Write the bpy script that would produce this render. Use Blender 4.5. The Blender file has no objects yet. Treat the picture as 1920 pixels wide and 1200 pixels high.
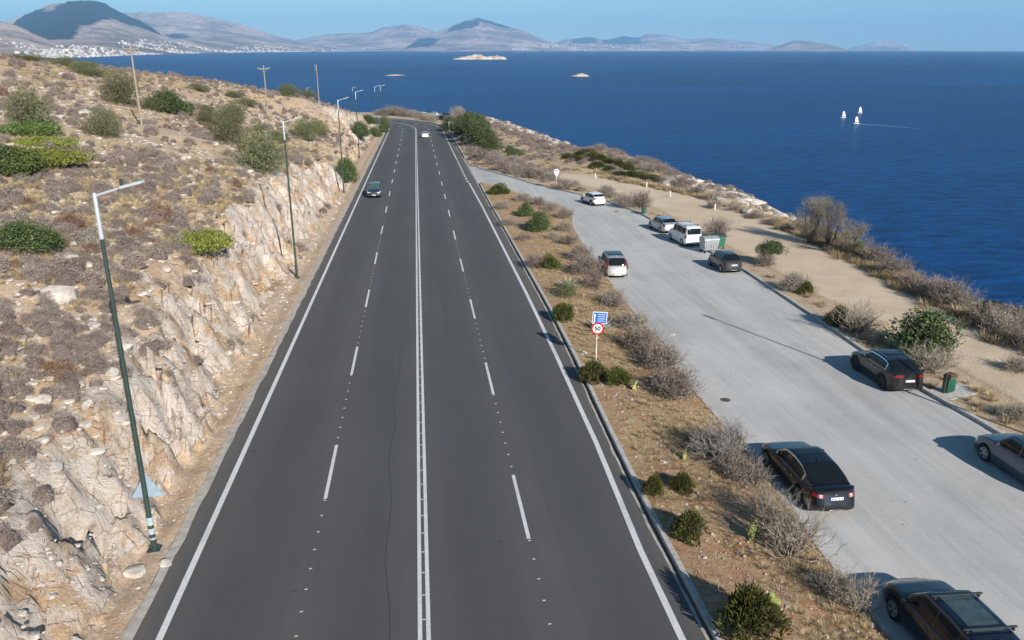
import bpy, math, random
import numpy as np
from mathutils import Vector, Matrix

R = math.radians
scene = bpy.context.scene
COL = scene.collection

# ---------------------------------------------------------------- camera, sky, sun, exposure
CAM_H = 15.2
GRADE = 0.028877                       # the road falls away at this slope
cam_d = bpy.data.cameras.new('camera')
cam_d.lens = 28.0
cam_d.sensor_width = 36.0
cam_d.clip_start = 0.3
cam_d.clip_end = 90000
cam = bpy.data.objects.new('camera', cam_d)
COL.objects.link(cam)
cam.location = (0.33, 0, CAM_H)
cam.rotation_euler = (R(90 - 18.8563), 0, R(-6.6440))
scene.camera = cam

SUN_EL, SUN_AZ = 27.0, 21.5           # sun behind the camera, to its right
sun_dir = Vector((math.sin(R(SUN_AZ)) * math.cos(R(SUN_EL)), -math.cos(R(SUN_AZ)) * math.cos(R(SUN_EL)), math.sin(R(SUN_EL))))
world = bpy.data.worlds.new('World')
scene.world = world
world.use_nodes = True
wn = world.node_tree
wn.nodes.clear()
wo = wn.nodes.new('ShaderNodeOutputWorld')
wb = wn.nodes.new('ShaderNodeBackground')
ws = wn.nodes.new('ShaderNodeTexSky')
ws.sky_type = 'NISHITA'
ws.sun_disc = False
ws.sun_elevation = R(SUN_EL)
ws.sun_rotation = R(180 - SUN_AZ)
ws.altitude = 1200
ws.air_density = 1.0
ws.dust_density = 0.1
ws.ozone_density = 3.0
wb.inputs['Strength'].default_value = 0.088
wt = wn.nodes.new('ShaderNodeMix'); wt.data_type = 'RGBA'; wt.blend_type = 'MULTIPLY'      # white balance of the sky light
wt.inputs[0].default_value = 1.0
wt.inputs[7].default_value = (0.56, 0.75, 0.72, 1)
wn.links.new(ws.outputs[0], wt.inputs[6])
wn.links.new(wt.outputs[2], wb.inputs[0])
wn.links.new(wb.outputs[0], wo.inputs[0])

sd = bpy.data.lights.new('sun', 'SUN')
sd.energy = 5.0
sd.angle = R(0.53)
sd.color = (1.0, 0.94, 0.86)
so = bpy.data.objects.new('sun', sd)
COL.objects.link(so)
so.rotation_euler = sun_dir.to_track_quat('Z', 'Y').to_euler()

scene.view_settings.view_transform = 'Standard'
scene.view_settings.look = 'None'
scene.view_settings.gamma = 1
scene.view_settings.use_curve_mapping = False
scene.view_settings.exposure = 0.60
scene.cycles.use_denoising = True
scene.cycles.volume_bounces = 1
scene.cycles.max_bounces = 6
scene.cycles.transparent_max_bounces = 6

# ---------------------------------------------------------------- noise
def _hash(ix, iy, iz, s):
    h = (ix * 374761393 + iy * 668265263 + iz * 2147483647 + s * 1274126177) & 0xffffffff
    h = ((h ^ (h >> 13)) * 1274126177) & 0xffffffff
    return ((h ^ (h >> 16)) & 0xffff) / 32767.5 - 1.0

def noise(x, y, z=0.0, s=0):
    x, y, z = np.broadcast_arrays(np.asarray(x, float), np.asarray(y, float), np.asarray(z, float))
    ix, iy, iz = (np.floor(v).astype(np.int64) for v in (x, y, z))
    fx, fy, fz = x - ix, y - iy, z - iz
    ux, uy, uz = (f * f * f * (f * (f * 6 - 15) + 10) for f in (fx, fy, fz))
    r = 0
    for a in (0, 1):
        for b in (0, 1):
            for c in (0, 1):
                w = (ux if a else 1 - ux) * (uy if b else 1 - uy) * (uz if c else 1 - uz)
                r = r + w * _hash(ix + a, iy + b, iz + c, s)
    return r

def fbm(x, y, z=0.0, o=4, s=0):
    r, a = 0, 1.0
    for k in range(o):
        r = r + a * noise(x * 2**k + 7.3 * k, y * 2**k - 3.1 * k, np.asarray(z) * 2**k, s + k)
        a *= 0.5
    return r / 1.6

def sstep(a, b, x):
    t = np.clip((x - a) / (b - a), 0, 1)
    return t * t * (3 - 2 * t)

# ---------------------------------------------------------------- shape of the land (metres; Y runs along the road)
SEA = -15.0
BY, BR = 232.0, 105.0                 # where the bend starts, its radius
def road_z(y): return -GRADE * y

def off_road(x, y):                   # signed distance from the centre line, + to the right
    x, y = np.asarray(x, float), np.asarray(y, float)
    return np.where(y < BY, x, np.hypot(x + BR, y - BY) - BR)

# height of the hill above the road plane, from spot heights
SPOTS = np.array([
 (-12.5,-30,2.6),(-12.5,5,2.8),(-11.7,20,3.1),(-12.1,26,3.8),(-12.6,36,4.6),(-13,44,5.3),(-13,63,5.0),(-13.2,80,5.7),(-12.5,108,4.4),
 (-12.5,125,2.6),(-13,150,2.2),(-13,170,3.6),(-14.5,192,6.6),(-12,214,4.6),(-14,235,3.2),(-40,262,-2.5),(-80,275,-4),
 (-20,10,5.5),(-20,40,7.4),(-20,70,8.0),(-22,110,7.6),(-19,140,5.8),(-20,172,9.4),(-27,96,9.4),(-26,152,7.9),(-33,180,12.0),
 (-35,30,10.5),(-35,65,11.5),(-38,110,12.4),(-43,182,13.7),(-54,172,15.4),(-62,162,17.0),(-69,152,18.0),(-60,60,15),(-60,110,15.6),
 (-95,150,20.5),(-95,60,20),(-95,0,18),(-50,0,12),(-140,100,25),(-140,-10,24),(-110,200,17),(-60,215,10.5),(-35,215,8.0),(-22,206,7.6),(-150,240,8),(-220,100,30)])
def _tps_fit(P):
    n = len(P)
    d = np.hypot(P[:, None, 0] - P[None, :, 0], P[:, None, 1] - P[None, :, 1])
    K = d ** 2 * np.log(d + 1e-9) + np.eye(n) * 20
    A = np.zeros((n + 3, n + 3)); A[:n, :n] = K
    A[:n, n] = 1; A[:n, n+1:] = P[:, :2]; A[n:, :n] = A[:n, n:].T
    return np.linalg.solve(A, np.r_[P[:, 2], 0, 0, 0])
_TW = _tps_fit(SPOTS)
def hill_h(x, y):
    r = _TW[-3] + _TW[-2] * x + _TW[-1] * y
    for (px, py, _), w in zip(SPOTS, _TW[:-3]):
        d = np.hypot(x - px, y - py)
        r = r + w * d ** 2 * np.log(d + 1e-9)
    return r

def facets(x, y, sx, sy, rot, seed):
    """angular blocks: every cell of a jittered grid is its own tilted plane"""
    c, s_ = math.cos(rot), math.sin(rot)
    u, v = (x * c + y * s_) / sx, (-x * s_ + y * c) / sy
    u, v = np.broadcast_arrays(u, v)
    iu, iv = np.floor(u).astype(np.int64), np.floor(v).astype(np.int64)
    best = np.full(u.shape, 1e9); val = np.zeros(u.shape)
    for a in (-1, 0, 1):
        for b in (-1, 0, 1):
            cu, cv = iu + a, iv + b; o = cu * 0
            pu = cu + 0.5 + 0.48 * _hash(cu, cv, o, seed); pv = cv + 0.5 + 0.48 * _hash(cu, cv, o, seed + 1)
            d = np.hypot(u - pu, v - pv)
            w = _hash(cu, cv, o, seed + 2) + 1.1 * _hash(cu, cv, o, seed + 3) * (u - pu) + 1.1 * _hash(cu, cv, o, seed + 4) * (v - pv)
            m = d < best; best = np.where(m, d, best); val = np.where(m, w, val)
    return val

def hill_profile(x, y, rough=True):
    """z of the left hillside and how rocky it is"""
    x, y = np.asarray(x, float), np.asarray(y, float)
    d = -off_road(x, y) - 8.5
    toe = 1.25 + 0.9 * sstep(30, 70, y) + 0.8 * sstep(120, 200, y) + (0.45 * noise(y * 0.22, 3.3) + 0.3 * noise(y * 0.7, 1.3) if rough else 0)
    hh = hill_h(x, y)
    if rough:
        hh = hh + 0.35 * fbm(x * 0.12, y * 0.12, 0, 3, 5) + 0.10 * fbm(x * 0.8, y * 0.8, 0, 3, 9)
    steep = 1.75 - 0.75 * sstep(112, 135, y) + 0.5 * sstep(175, 190, y)
    f = (d - toe) * steep
    if rough:
        w = x * 0.62 + y * 0.40 + 0.9 * noise(x * 0.25, y * 0.25, 0, 21)
        bed = np.abs(((w * 0.55) % 1.0) - 0.5) * 2
        f = f + 0.16 * (bed - 0.5) + 0.7 * fbm(x * 0.35, y * 0.22, 0, 4, 31) + 0.35 * np.abs(fbm(x * 1.6, y * 1.1, 0, 3, 37))
        xw, yw_ = x + 0.35 * noise(x * 0.8, y * 0.8, 0, 12), y + 0.35 * noise(x * 0.8, y * 0.8, 0, 13)
        f = f + 0.55 * facets(xw, yw_, 1.3, 3.6, 0.55, 41) + 0.40 * facets(xw, yw_, 0.6, 1.4, 0.5, 47) + 0.17 * facets(x, y, 0.3, 0.55, 0.6, 53)
    dirt = 0.02 + 0.05 * noise(x * 1.2, y * 1.2) * (1 if rough else 0) - 0.10 * np.exp(-((d - 0.8) / 0.35) ** 2)
    k = 0.45
    h = -np.log(np.exp(-np.clip(hh, -20, 40) / k) + np.exp(-np.clip(f, -20, 40) / k)) * k
    h = np.maximum(h, dirt)
    rock = sstep(0.05, 0.35, h - dirt) * sstep(-1.5, 0.4, hh - h - 0.0 + 0.25 * noise(x * 0.6, y * 0.6, 0, 3) * 0) 
    over = sstep(1.3, -0.6, (f - hh) + 1.8 * fbm(x * 0.3, y * 0.3, 0, 3, 51))
    rock = rock * over * (1 - 0.85 * sstep(112, 130, y) * (1 - sstep(165, 185, y)))
    return road_z(y) + h, rock

# (facets: see above)
# top of the sea cliff (brow) and the shoreline, from north to south
BROW = np.array([(-90,352),(-40,345),(0,335),(20,315),(26,290),(24.91,245.89),(25.96,213.97),(27.41,189.07),(30.1,171.49),(32.8,158.9),(35.3,142.16),(37.34,128.41),(39.46,118.15),(39.04,107.36),(38.71,89.62),(39.86,80.77),(40.28,72.32),(39.21,62.86),(38.37,55.38),(38.13,49.96),(37.59,45.42),(36.49,41.61),(39.49,16.61),(39.49,-60)])
SHORE = np.array([(-110,385),(-40,372),(5,358),(34,330),(46,290),(50,250),(56,215),(66.44,191.41),(68.14,177.46),(69.76,162.59),(69.96,142.45),(64.96,110.45),(55.96,60),(78,20),(78,-60)])
def _pl_dist(P, x, y):
    """signed distance to a polyline, + on its left side"""
    best = np.full(np.shape(x), 1e9); sg = np.ones(np.shape(x))
    for a, b in zip(P[:-1], P[1:]):
        t = b - a; L = t @ t
        u = np.clip(((x - a[0]) * t[0] + (y - a[1]) * t[1]) / L, 0, 1)
        dx, dy = x - a[0] - u * t[0], y - a[1] - u * t[1]
        d = np.hypot(dx, dy)
        m = d < best - 1e-9
        best = np.where(m, d, best)
        sg = np.where(m, np.sign(t[0] * dy - t[1] * dx), sg)
    return best * sg

def land_profile(x, y, rough=True):
    """z of the dirt right of the road, and how rocky it is"""
    x, y = np.asarray(x, float), np.asarray(y, float)
    s = _pl_dist(BROW, x, y)
    t = -_pl_dist(SHORE, x, y)
    base = road_z(y) + 0.11
    u = np.clip(s, 0, None) / (np.clip(s, 0, None) + np.clip(t, 0.01, None))
    u = u ** 0.85
    z = base * (1 - u) + (SEA + 0.2) * u
    z = np.where(t < 0, SEA + 0.3 * t, z)
    rock = np.maximum(sstep(3, 12, s), sstep(-4, 10, s + 8 * noise(x * 0.08, y * 0.08, 0, 4)) * 0.8) * sstep(60, 80, y)
    # a low bank by the oleanders
    z = z + 1.9 * np.exp(-((x - 15.86) / 9) ** 2 - ((y - 194.1) / 32) ** 2) * sstep(9.6, 13, x)
    z = z + 1.6 * np.exp(-((x - 34) / 9) ** 2 - ((y - 138) / 16) ** 2) 
    if rough:
        z = z + 0.05 * fbm(x * 0.5, y * 0.5, 0, 3, 61) * sstep(0.2, 2, np.abs(x - 25)) 
        z = z + (0.9 * fbm(x * 0.12, y * 0.12, 0, 5, 71) + 0.5 * np.abs(fbm(x * 0.5, y * 0.5, 0, 4, 77))) * sstep(-2, 12, s) * sstep(-3, 3, t)
    return z, rock

KERB_MAIN = 8.85
def kerb_x(y): return np.interp(y, [0, 24, 30, 40, 50, 110], [8.15, 8.17, 8.3, 8.62, 8.8, 8.95])      # kerb right of the highway
def edge_x(y): return np.interp(y, [0, 22, 30, 42, 55, 95, 110, 160], [7.15, 7.2, 7.48, 7.65, 7.74, 7.72, 7.6, 7.42])
PL = np.array([(-60,12.6),(17.08,12.94),(21.02,13.04),(27.76,13.49),(35.09,13.51),(42.94,13.92),(55.25,14.31),(68.24,15.01),(78.43,15.75),(86.25,17.07),(91.77,17.35),(98.42,14.49),(110.13,11.67),(114.39,9.2),(160,9)])   # left kerb of the lay-by (y, x)
PR = np.array([(-60,25.3),(29.54,25.18),(35.12,24.84),(44.64,25.43),(58.73,26),(70.39,25.61),(86.94,25.04),(95.87,23.44),(104.21,20.33),(113.37,16.62),(123.18,13.85),(133.88,10.54),(145.01,9.96),(153.01,9.1),(260,8.9)])   # right kerb of the lay-by (y, x)
def park_left(y): return np.interp(y, PL[:, 0], PL[:, 1])
def park_right(y): return np.interp(y, PR[:, 0], PR[:, 1])
def ground_z(x, y):
    x, y = float(x), float(y)
    o = float(off_road(x, y))
    if o < -8.5: return float(hill_profile(x, y)[0])
    if o < float(kerb_x(y)): return road_z(y)
    if y < 137 and park_left(y) < x < park_right(y) and y > -40:
        return road_z(y)
    if y < 112 and x <= park_left(y): return road_z(y) + 0.11
    return float(land_profile(x, y)[0])
# ---------------------------------------------------------------- end of the shape of the land

# ---------------------------------------------------------------- materials
MATS = {}
class NT:
    def __init__(s, name, **kw):
        m = bpy.data.materials.new(name); m.use_nodes = True
        s.m, s.t = m, m.node_tree
        s.t.nodes.clear()
        s.out = s.t.nodes.new('ShaderNodeOutputMaterial')
        s.p = s.t.nodes.new('ShaderNodeBsdfPrincipled')
        s.t.links.new(s.p.outputs[0], s.out.inputs[0])
        for k, v in kw.items(): s.set(k, v)
        MATS[name] = m
    def set(s, k, v):
        i = s.p.inputs[k]
        if isinstance(v, bpy.types.NodeSocket): s.t.links.new(v, i)
        elif isinstance(v, tuple) and len(v) == 3: i.default_value = (*v, 1)
        else: i.default_value = v
    def n(s, typ, ins=None, **props):
        nd = s.t.nodes.new('ShaderNode' + typ)
        for k, v in props.items(): setattr(nd, k, v)
        for k, v in (ins or {}).items():
            if isinstance(v, bpy.types.NodeSocket): s.t.links.new(v, nd.inputs[k])
            elif isinstance(v, tuple) and len(v) == 3 and nd.inputs[k].type == 'RGBA': nd.inputs[k].default_value = (*v, 1)
            else: nd.inputs[k].default_value = v
        return nd
    def pos(s, scale=(1, 1, 1), obj=False):
        c = s.n('TexCoord') if obj else s.n('NewGeometry')
        return s.n('Mapping', {'Vector': c.outputs['Object' if obj else 'Position'], 'Scale': scale}).outputs[0]
    def noise(s, vec, scale, detail=4, rough=0.55, dist=0.0):
        return s.n('TexNoise', {'Vector': vec, 'Scale': scale, 'Detail': detail, 'Roughness': rough, 'Distortion': dist}).outputs['Fac']
    def vor(s, vec, scale, feature='F1', out='Distance', rnd=1.0):
        return s.n('TexVoronoi', {'Vector': vec, 'Scale': scale, 'Randomness': rnd}, feature=feature).outputs[out]
    def ramp(s, fac, stops):
        r = s.n('ValToRGB', {'Fac': fac}); e = r.color_ramp.elements
        while len(e) > 1: e.remove(e[0])
        e[0].position, e[0].color = stops[0][0], _c(stops[0][1])
        for p, c in stops[1:]:
            q = e.new(p); q.color = _c(c)
        return r.outputs[0]
    def mix(s, f, a, b, mode='MIX'):
        m = s.n('Mix', data_type='RGBA', blend_type=mode)
        for k, v in (('Factor', f), ('A', a), ('B', b)):
            i = [q for q in m.inputs if q.name == k and (q.type == 'RGBA') == (k != 'Factor')][0]
            if isinstance(v, bpy.types.NodeSocket): s.t.links.new(v, i)
            else: i.default_value = _c(v) if k != 'Factor' else v
        return [q for q in m.outputs if q.type == 'RGBA'][0]
    def math(s, op, a, b=0.0, c=0.0):
        m = s.n('Math', operation=op)
        for i, v in enumerate((a, b, c)):
            if isinstance(v, bpy.types.NodeSocket): s.t.links.new(v, m.inputs[i])
            else: m.inputs[i].default_value = v
        return m.outputs[0]
    def bump(s, h, strength=0.5, dist=0.05, normal=None):
        b = s.n('Bump', {'Height': h, 'Strength': strength, 'Distance': dist})
        if normal: s.t.links.new(normal, b.inputs['Normal'])
        s.t.links.new(b.outputs[0], s.p.inputs['Normal'])
        return b.outputs[0]
def _c(c):
    if isinstance(c, (int, float)): return (c, c, c, 1)
    return (*c, 1) if len(c) == 3 else c

def simple(name, col, rough=0.6, metal=0.0, var=0.12, scale=6.0, coat=0.0, spec=0.5, bump=0.0):
    t = NT(name, Roughness=rough, Metallic=metal)
    t.set('Specular IOR Level', spec)
    if coat: t.set('Coat Weight', coat); t.set('Coat Roughness', 0.04)
    v = t.pos(obj=True)
    f = t.noise(v, scale, 4)
    t.set('Base Color', t.ramp(f, [(0.3, tuple(c * (1 - var) for c in col)), (0.7, tuple(min(1, c * (1 + var)) for c in col))]))
    if bump: t.bump(t.noise(v, scale * 8, 3), bump, 0.01)
    return t.m

# asphalt of the highway: polished wheel bands, fine aggregate, a few dark drops
t = NT('asphalt', Roughness=0.85)
p = t.pos()
sx = t.n('SeparateXYZ', {'Vector': p})
wob = t.math('MULTIPLY', t.math('SUBTRACT', t.noise(t.pos((0.05, 0.02, 0)), 1.0, 3), 0.5), 0.8)
band = t.math('COSINE', t.math('MULTIPLY', t.math('ADD', sx.outputs[0], wob), 2 * math.pi / 3.78))
bandn = t.math('MULTIPLY_ADD', band, 0.20, 0.5)
streak = t.noise(t.pos((1.6, 0.03, 0)), 1.0, 5, 0.6)
f = t.math('ADD', t.math('MULTIPLY', bandn, 0.55), t.math('MULTIPLY', streak, 0.45))
c = t.ramp(f, [(0.25, (0.050, 0.050, 0.053)), (0.5, (0.068, 0.067, 0.068)), (0.8, (0.102, 0.097, 0.093))])
gr = t.noise(p, 38.0, 3, 0.7)
c = t.mix(0.35, c, t.ramp(gr, [(0.3, 0.03), (0.7, 0.13)]))
sp = t.vor(p, 0.55)
c = t.mix(t.ramp(sp, [(0.03, 0.55), (0.06, 0.0)]), c, (0.03, 0.03, 0.032))
ed = t.n('MapRange', {'Value': t.math('ADD', t.math('ABSOLUTE', sx.outputs[0]), t.math('MULTIPLY', t.noise(p, 0.8, 4), 0.5)), 'From Min': 7.75, 'From Max': 8.5}).outputs[0]
c = t.mix(t.math('MULTIPLY', ed, 0.4), c, (0.16, 0.135, 0.11))
big = t.noise(t.pos((0.3, 0.12, 1)), 1.0, 4)
c = t.mix(0.5, c, t.ramp(big, [(0.3, 0.42), (0.7, 0.58)]), 'OVERLAY')
t.set('Base Color', c)
t.bump(gr, 0.25, 0.01)

# pale worn paving of the lay-by
t = NT('pale_paving', Roughness=0.9)
p = t.pos()
a = t.noise(t.pos((0.9, 0.10, 1)), 1.0, 5, 0.6)
b = t.noise(p, 0.35, 6, 0.6)
c = t.ramp(t.math('ADD', t.math('MULTIPLY', a, 0.5), t.math('MULTIPLY', b, 0.5)), [(0.32, (0.35, 0.34, 0.32)), (0.5, (0.45, 0.44, 0.415)), (0.68, (0.52, 0.505, 0.475))])
gr = t.noise(p, 22.0, 4, 0.75)
c = t.mix(0.35, c, t.ramp(gr, [(0.3, 0.22), (0.55, 0.45), (0.75, 0.6)]))
st = t.noise(p, 1.3, 5, 0.65)
c = t.mix(t.ramp(st, [(0.67, 0.0), (0.74, 0.45)]), c, (0.24, 0.23, 0.22))
w = t.noise(t.n('Mapping', {'Vector': p, 'Scale': (1.1, 0.035, 1)}).outputs[0], 1.0, 5, 0.7, 0.3)
c = t.mix(0.55, c, t.ramp(w, [(0.35, 0.40), (0.5, 0.5), (0.65, 0.58)]), 'OVERLAY')
sp = t.vor(p, 0.8)
c = t.mix(t.ramp(sp, [(0.035, 0.5), (0.07, 0.0)]), c, (0.16, 0.15, 0.14))
ck = t.vor(t.n('Mapping', {'Vector': t.mix(0.25, p, t.n('TexNoise', {'Vector': p, 'Scale': 1.5}).outputs['Color'], 'ADD'), 'Scale': (0.30, 0.16, 1)}).outputs[0], 1.0, 'DISTANCE_TO_EDGE')
c = t.mix(t.math('MULTIPLY', t.ramp(ck, [(0.0, 1.0), (0.006, 0.0)]), t.ramp(t.noise(p, 0.12, 3), [(0.48, 0.0), (0.60, 0.55)])), c, (0.20, 0.19, 0.18))
oil = t.noise(p, 0.5, 4, 0.7)
c = t.mix(t.ramp(oil, [(0.66, 0.0), (0.76, 0.35)]), c, (0.20, 0.19, 0.19))
c = t.mix(0.5, c, t.ramp(t.noise(p, 0.11, 5, 0.65), [(0.35, 0.44), (0.6, 0.55)]), 'OVERLAY')
t.set('Base Color', c); t.bump(gr, 0.3, 0.012)

# dirt, straw and stones: one recipe, used for hill, median and headland, with rock where the mesh says so
def earth(name, straw, dirt, red, stone_amt, grassy=0.5):
    t = NT(name, Roughness=0.95)
    t.set('Specular IOR Level', 0.15)
    p = t.pos()
    n1 = t.noise(p, 0.16, 6, 0.65)
    n2 = t.noise(p, 1.1, 6, 0.7)
    n3 = t.noise(p, 7.0, 5, 0.75)
    c = t.mix(t.ramp(n1, [(0.40, 0.0), (0.60, 1.0)]), straw, dirt)
    c = t.mix(t.ramp(n2, [(0.50, 0.0), (0.66, 0.75)]), c, red)
    c = t.mix(0.75, c, t.ramp(n3, [(0.28, 0.20), (0.5, 0.50), (0.75, 0.80)]), 'OVERLAY')
    pale = t.noise(p, 2.6, 5, 0.7)
    c = t.mix(t.ramp(pale, [(0.55, 0.0), (0.66, 0.55)]), c, (0.50, 0.42, 0.33))
    # scattered stones
    for sc, th in ((1.7, 0.16), (4.5, 0.14), (11.0, 0.13)):
        v = t.n('TexVoronoi', {'Vector': t.mix(0.12, p, t.n('TexNoise', {'Vector': p, 'Scale': sc * 2}).outputs['Color'], 'ADD'), 'Scale': sc})
        amt = t.math('MULTIPLY', t.ramp(v.outputs['Distance'], [(th, 1.0), (th + 0.07, 0.0)]), t.ramp(t.noise(p, 0.6 + sc * 0.1, 3), [(0.5 - stone_amt * 0.25, 0.0), (0.62 - stone_amt * 0.2, 0.9)]))
        c = t.mix(amt, c, t.ramp(v.outputs['Color'], [(0.2, (0.36, 0.31, 0.26)), (0.8, (0.58, 0.53, 0.47))]))
    pa = t.n('Attribute', attribute_name='trodden').outputs['Fac']
    g3 = t.noise(p, 14, 5, 0.8)
    pc = t.ramp(t.noise(p, 0.25, 6, 0.6), [(0.35, (0.54, 0.42, 0.30)), (0.6, (0.62, 0.50, 0.37))])
    pc = t.mix(0.6, pc, t.ramp(g3, [(0.3, 0.30), (0.5, 0.5), (0.75, 0.72)]), 'OVERLAY')
    pf = t.ramp(t.math('ADD', pa, t.math('MULTIPLY', t.math('SUBTRACT', t.noise(p, 0.5, 6, 0.7), 0.5), 1.3)), [(0.35, 0.0), (0.6, 1.0)])
    c = t.mix(pf, c, pc)
    # limestone
    att = t.n('Attribute', attribute_name='rock')
    pr = t.n('Mapping', {'Vector': p, 'Rotation': (0.5, 0.35, 0.55), 'Scale': (0.55, 1.6, 2.2)}).outputs[0]
    rw = t.noise(pr, 0.8, 7, 0.62, 0.9)
    rc = t.ramp(rw, [(0.30, (0.42, 0.33, 0.27)), (0.42, (0.66, 0.53, 0.43)), (0.55, (0.74, 0.64, 0.55)), (0.66, (0.66, 0.58, 0.52)), (0.8, (0.80, 0.70, 0.60))])
    stain = t.noise(p, 0.42, 6, 0.7, 0.6)
    rc = t.mix(t.ramp(stain, [(0.50, 0.0), (0.58, 0.75)]), rc, t.ramp(t.noise(p, 1.4, 4), [(0.35, (0.46, 0.27, 0.14)), (0.55, (0.58, 0.38, 0.21)), (0.7, (0.55, 0.43, 0.32))]))
    rc = t.mix(t.ramp(t.noise(p, 0.9, 5, 0.6, 1.2), [(0.60, 0.0), (0.72, 0.6)]), rc, (0.44, 0.30, 0.24))
    cr = t.vor(t.n('Mapping', {'Vector': p, 'Rotation': (0.5, 0.35, 0.55), 'Scale': (0.45, 1.3, 1.1)}).outputs[0], 1.0, 'DISTANCE_TO_EDGE')
    crk = t.ramp(t.math('ADD', cr, t.math('MULTIPLY', t.math('SUBTRACT', t.noise(p, 3.0, 5, 0.7), 0.5), 0.22)), [(0.0, 1.0), (0.025, 0.0)])
    rc = t.mix(t.math('MULTIPLY', crk, 0.30), rc, (0.13, 0.095, 0.07))
    cr2 = t.vor(t.n('Mapping', {'Vector': t.mix(0.35, p, t.n('TexNoise', {'Vector': p, 'Scale': 1.1, 'Detail': 4.0}).outputs['Color'], 'ADD'), 'Rotation': (0.3, 0.5, 0.75), 'Scale': (0.55, 2.1, 1.4)}).outputs[0], 1.0, 'DISTANCE_TO_EDGE')
    crk2 = t.math('MULTIPLY', t.ramp(cr2, [(0.0, 1.0), (0.03, 0.0)]), t.ramp(t.noise(p, 0.5, 3), [(0.48, 0.0), (0.62, 0.55)]))
    rc = t.mix(crk2, rc, (0.16, 0.105, 0.07))
    fine = t.noise(pr, 5.5, 8, 0.78)
    rc = t.mix(0.70, rc, t.ramp(fine, [(0.30, 0.25), (0.5, 0.56), (0.72, 0.78)]), 'OVERLAY')
    rf = t.math('ADD', att.outputs['Fac'], t.math('MULTIPLY', t.math('SUBTRACT', t.noise(p, 1.5, 6, 0.7), 0.5), 1.1))
    rfac = t.ramp(rf, [(0.42, 0.0), (0.54, 1.0)])
    c = t.mix(rfac, c, rc)
    t.set('Base Color', c)
    h = t.math('ADD', t.math('MULTIPLY', n3, 0.3), t.math('MULTIPLY', t.math('ADD', t.math('MULTIPLY', fine, 1.3), t.math('MULTIPLY', t.math('ADD', t.math('MULTIPLY', crk, 0.7), crk2), -0.6)), rfac))
    h = t.math('ADD', h, t.math('MULTIPLY', t.noise(p, 24, 3), 0.12))
    t.bump(h, 0.9, 0.16)
    return t.m
earth('hill_earth', (0.50, 0.37, 0.23), (0.46, 0.35, 0.26), (0.42, 0.26, 0.16), 1.3)
earth('median_earth', (0.41, 0.28, 0.14), (0.36, 0.23, 0.14), (0.36, 0.17, 0.085), 0.15)
earth('headland_earth', (0.50, 0.37, 0.22), (0.45, 0.34, 0.24), (0.36, 0.24, 0.16), 0.7)

# sea
t = NT('sea_water', Roughness=0.3)
t.set('IOR', 1.33)
t.set('Specular IOR Level', 0.06)
p = t.pos((1, 1, 0))
n = t.noise(t.pos((0.0022, 0.0045, 0)), 1.0, 5, 0.6, 0.6)
c = t.ramp(n, [(0.32, (0.0006, 0.025, 0.100)), (0.5, (0.0008, 0.040, 0.150)), (0.68, (0.0012, 0.056, 0.195))])
m2 = t.noise(t.n('Mapping', {'Vector': p, 'Rotation': (0, 0, 0.3), 'Scale': (0.16, 0.42, 0)}).outputs[0], 1.0, 6, 0.72, 0.4)
c = t.mix(1.0, c, t.ramp(m2, [(0.30, 0.18), (0.5, 0.5), (0.70, 0.82)]), 'OVERLAY')
t.set('Base Color', c)
w1 = t.noise(t.n('Mapping', {'Vector': p, 'Rotation': (0, 0, 0.35), 'Scale': (0.20, 0.62, 0)}).outputs[0], 1.0, 5, 0.62, 0.3)
w2 = t.noise(t.n('Mapping', {'Vector': p, 'Rotation': (0, 0, -0.2), 'Scale': (1.1, 2.3, 0)}).outputs[0], 1.0, 3, 0.6)
t.bump(t.math('ADD', w1, t.math('MULTIPLY', w2, 0.2)), 0.7, 1.2)

# far mountains: scrub-covered limestone
def far_rock(name, dark, pale, s):
    t = NT(name, Roughness=0.95); t.set('Specular IOR Level', 0.1)
    p = t.pos()
    n1 = t.noise(p, 0.0016 * s, 7, 0.62)
    c = t.mix(t.ramp(n1, [(0.42, 0.0), (0.60, 1.0)]), dark, pale)
    n2 = t.noise(t.pos((1, 1, 0.4)), 0.012 * s, 7, 0.75)
    c = t.mix(0.9, c, t.ramp(n2, [(0.30, 0.15), (0.5, 0.5), (0.7, 0.85)]), 'OVERLAY')
    w = t.n('Attribute', attribute_name='dark_patch')
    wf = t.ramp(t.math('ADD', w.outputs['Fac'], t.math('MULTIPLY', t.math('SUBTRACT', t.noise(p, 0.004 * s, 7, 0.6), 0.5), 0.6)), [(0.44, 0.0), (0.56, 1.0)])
    c = t.mix(wf, c, (0.016, 0.032, 0.028))  # near-black green patches where the mesh mask is high, ragged by noise
    t.set('Base Color', c)
    t.bump(n2, 0.8, 60 / s)
    return t.m
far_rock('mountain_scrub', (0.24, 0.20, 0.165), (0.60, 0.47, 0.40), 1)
far_rock('island_rock', (0.20, 0.17, 0.13), (0.42, 0.36, 0.30), 6)
t = NT('road_paint', Roughness=0.65); p = t.pos()
c = t.ramp(t.noise(p, 9.0, 4), [(0.3, (0.54, 0.54, 0.53)), (0.7, (0.68, 0.68, 0.67))])
c = t.mix(t.ramp(t.noise(p, 30.0, 5, 0.8), [(0.62, 0.0), (0.70, 0.65)]), c, (0.10, 0.10, 0.10))
c = t.mix(t.ramp(t.noise(t.pos((1, .3, 1)), 1.3, 4, 0.7), [(0.5, 0.0), (0.75, 0.35)]), c, (0.22, 0.21, 0.20)); t.set('Base Color', c)
simple('kerb_concrete', (0.42, 0.40, 0.37), 0.9, var=0.22, scale=5, bump=0.4)
simple('edge_concrete', (0.40, 0.36, 0.32), 0.9, var=0.25, scale=3, bump=0.5)
simple('crack_sealant', (0.042, 0.042, 0.044), 0.5)
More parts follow.
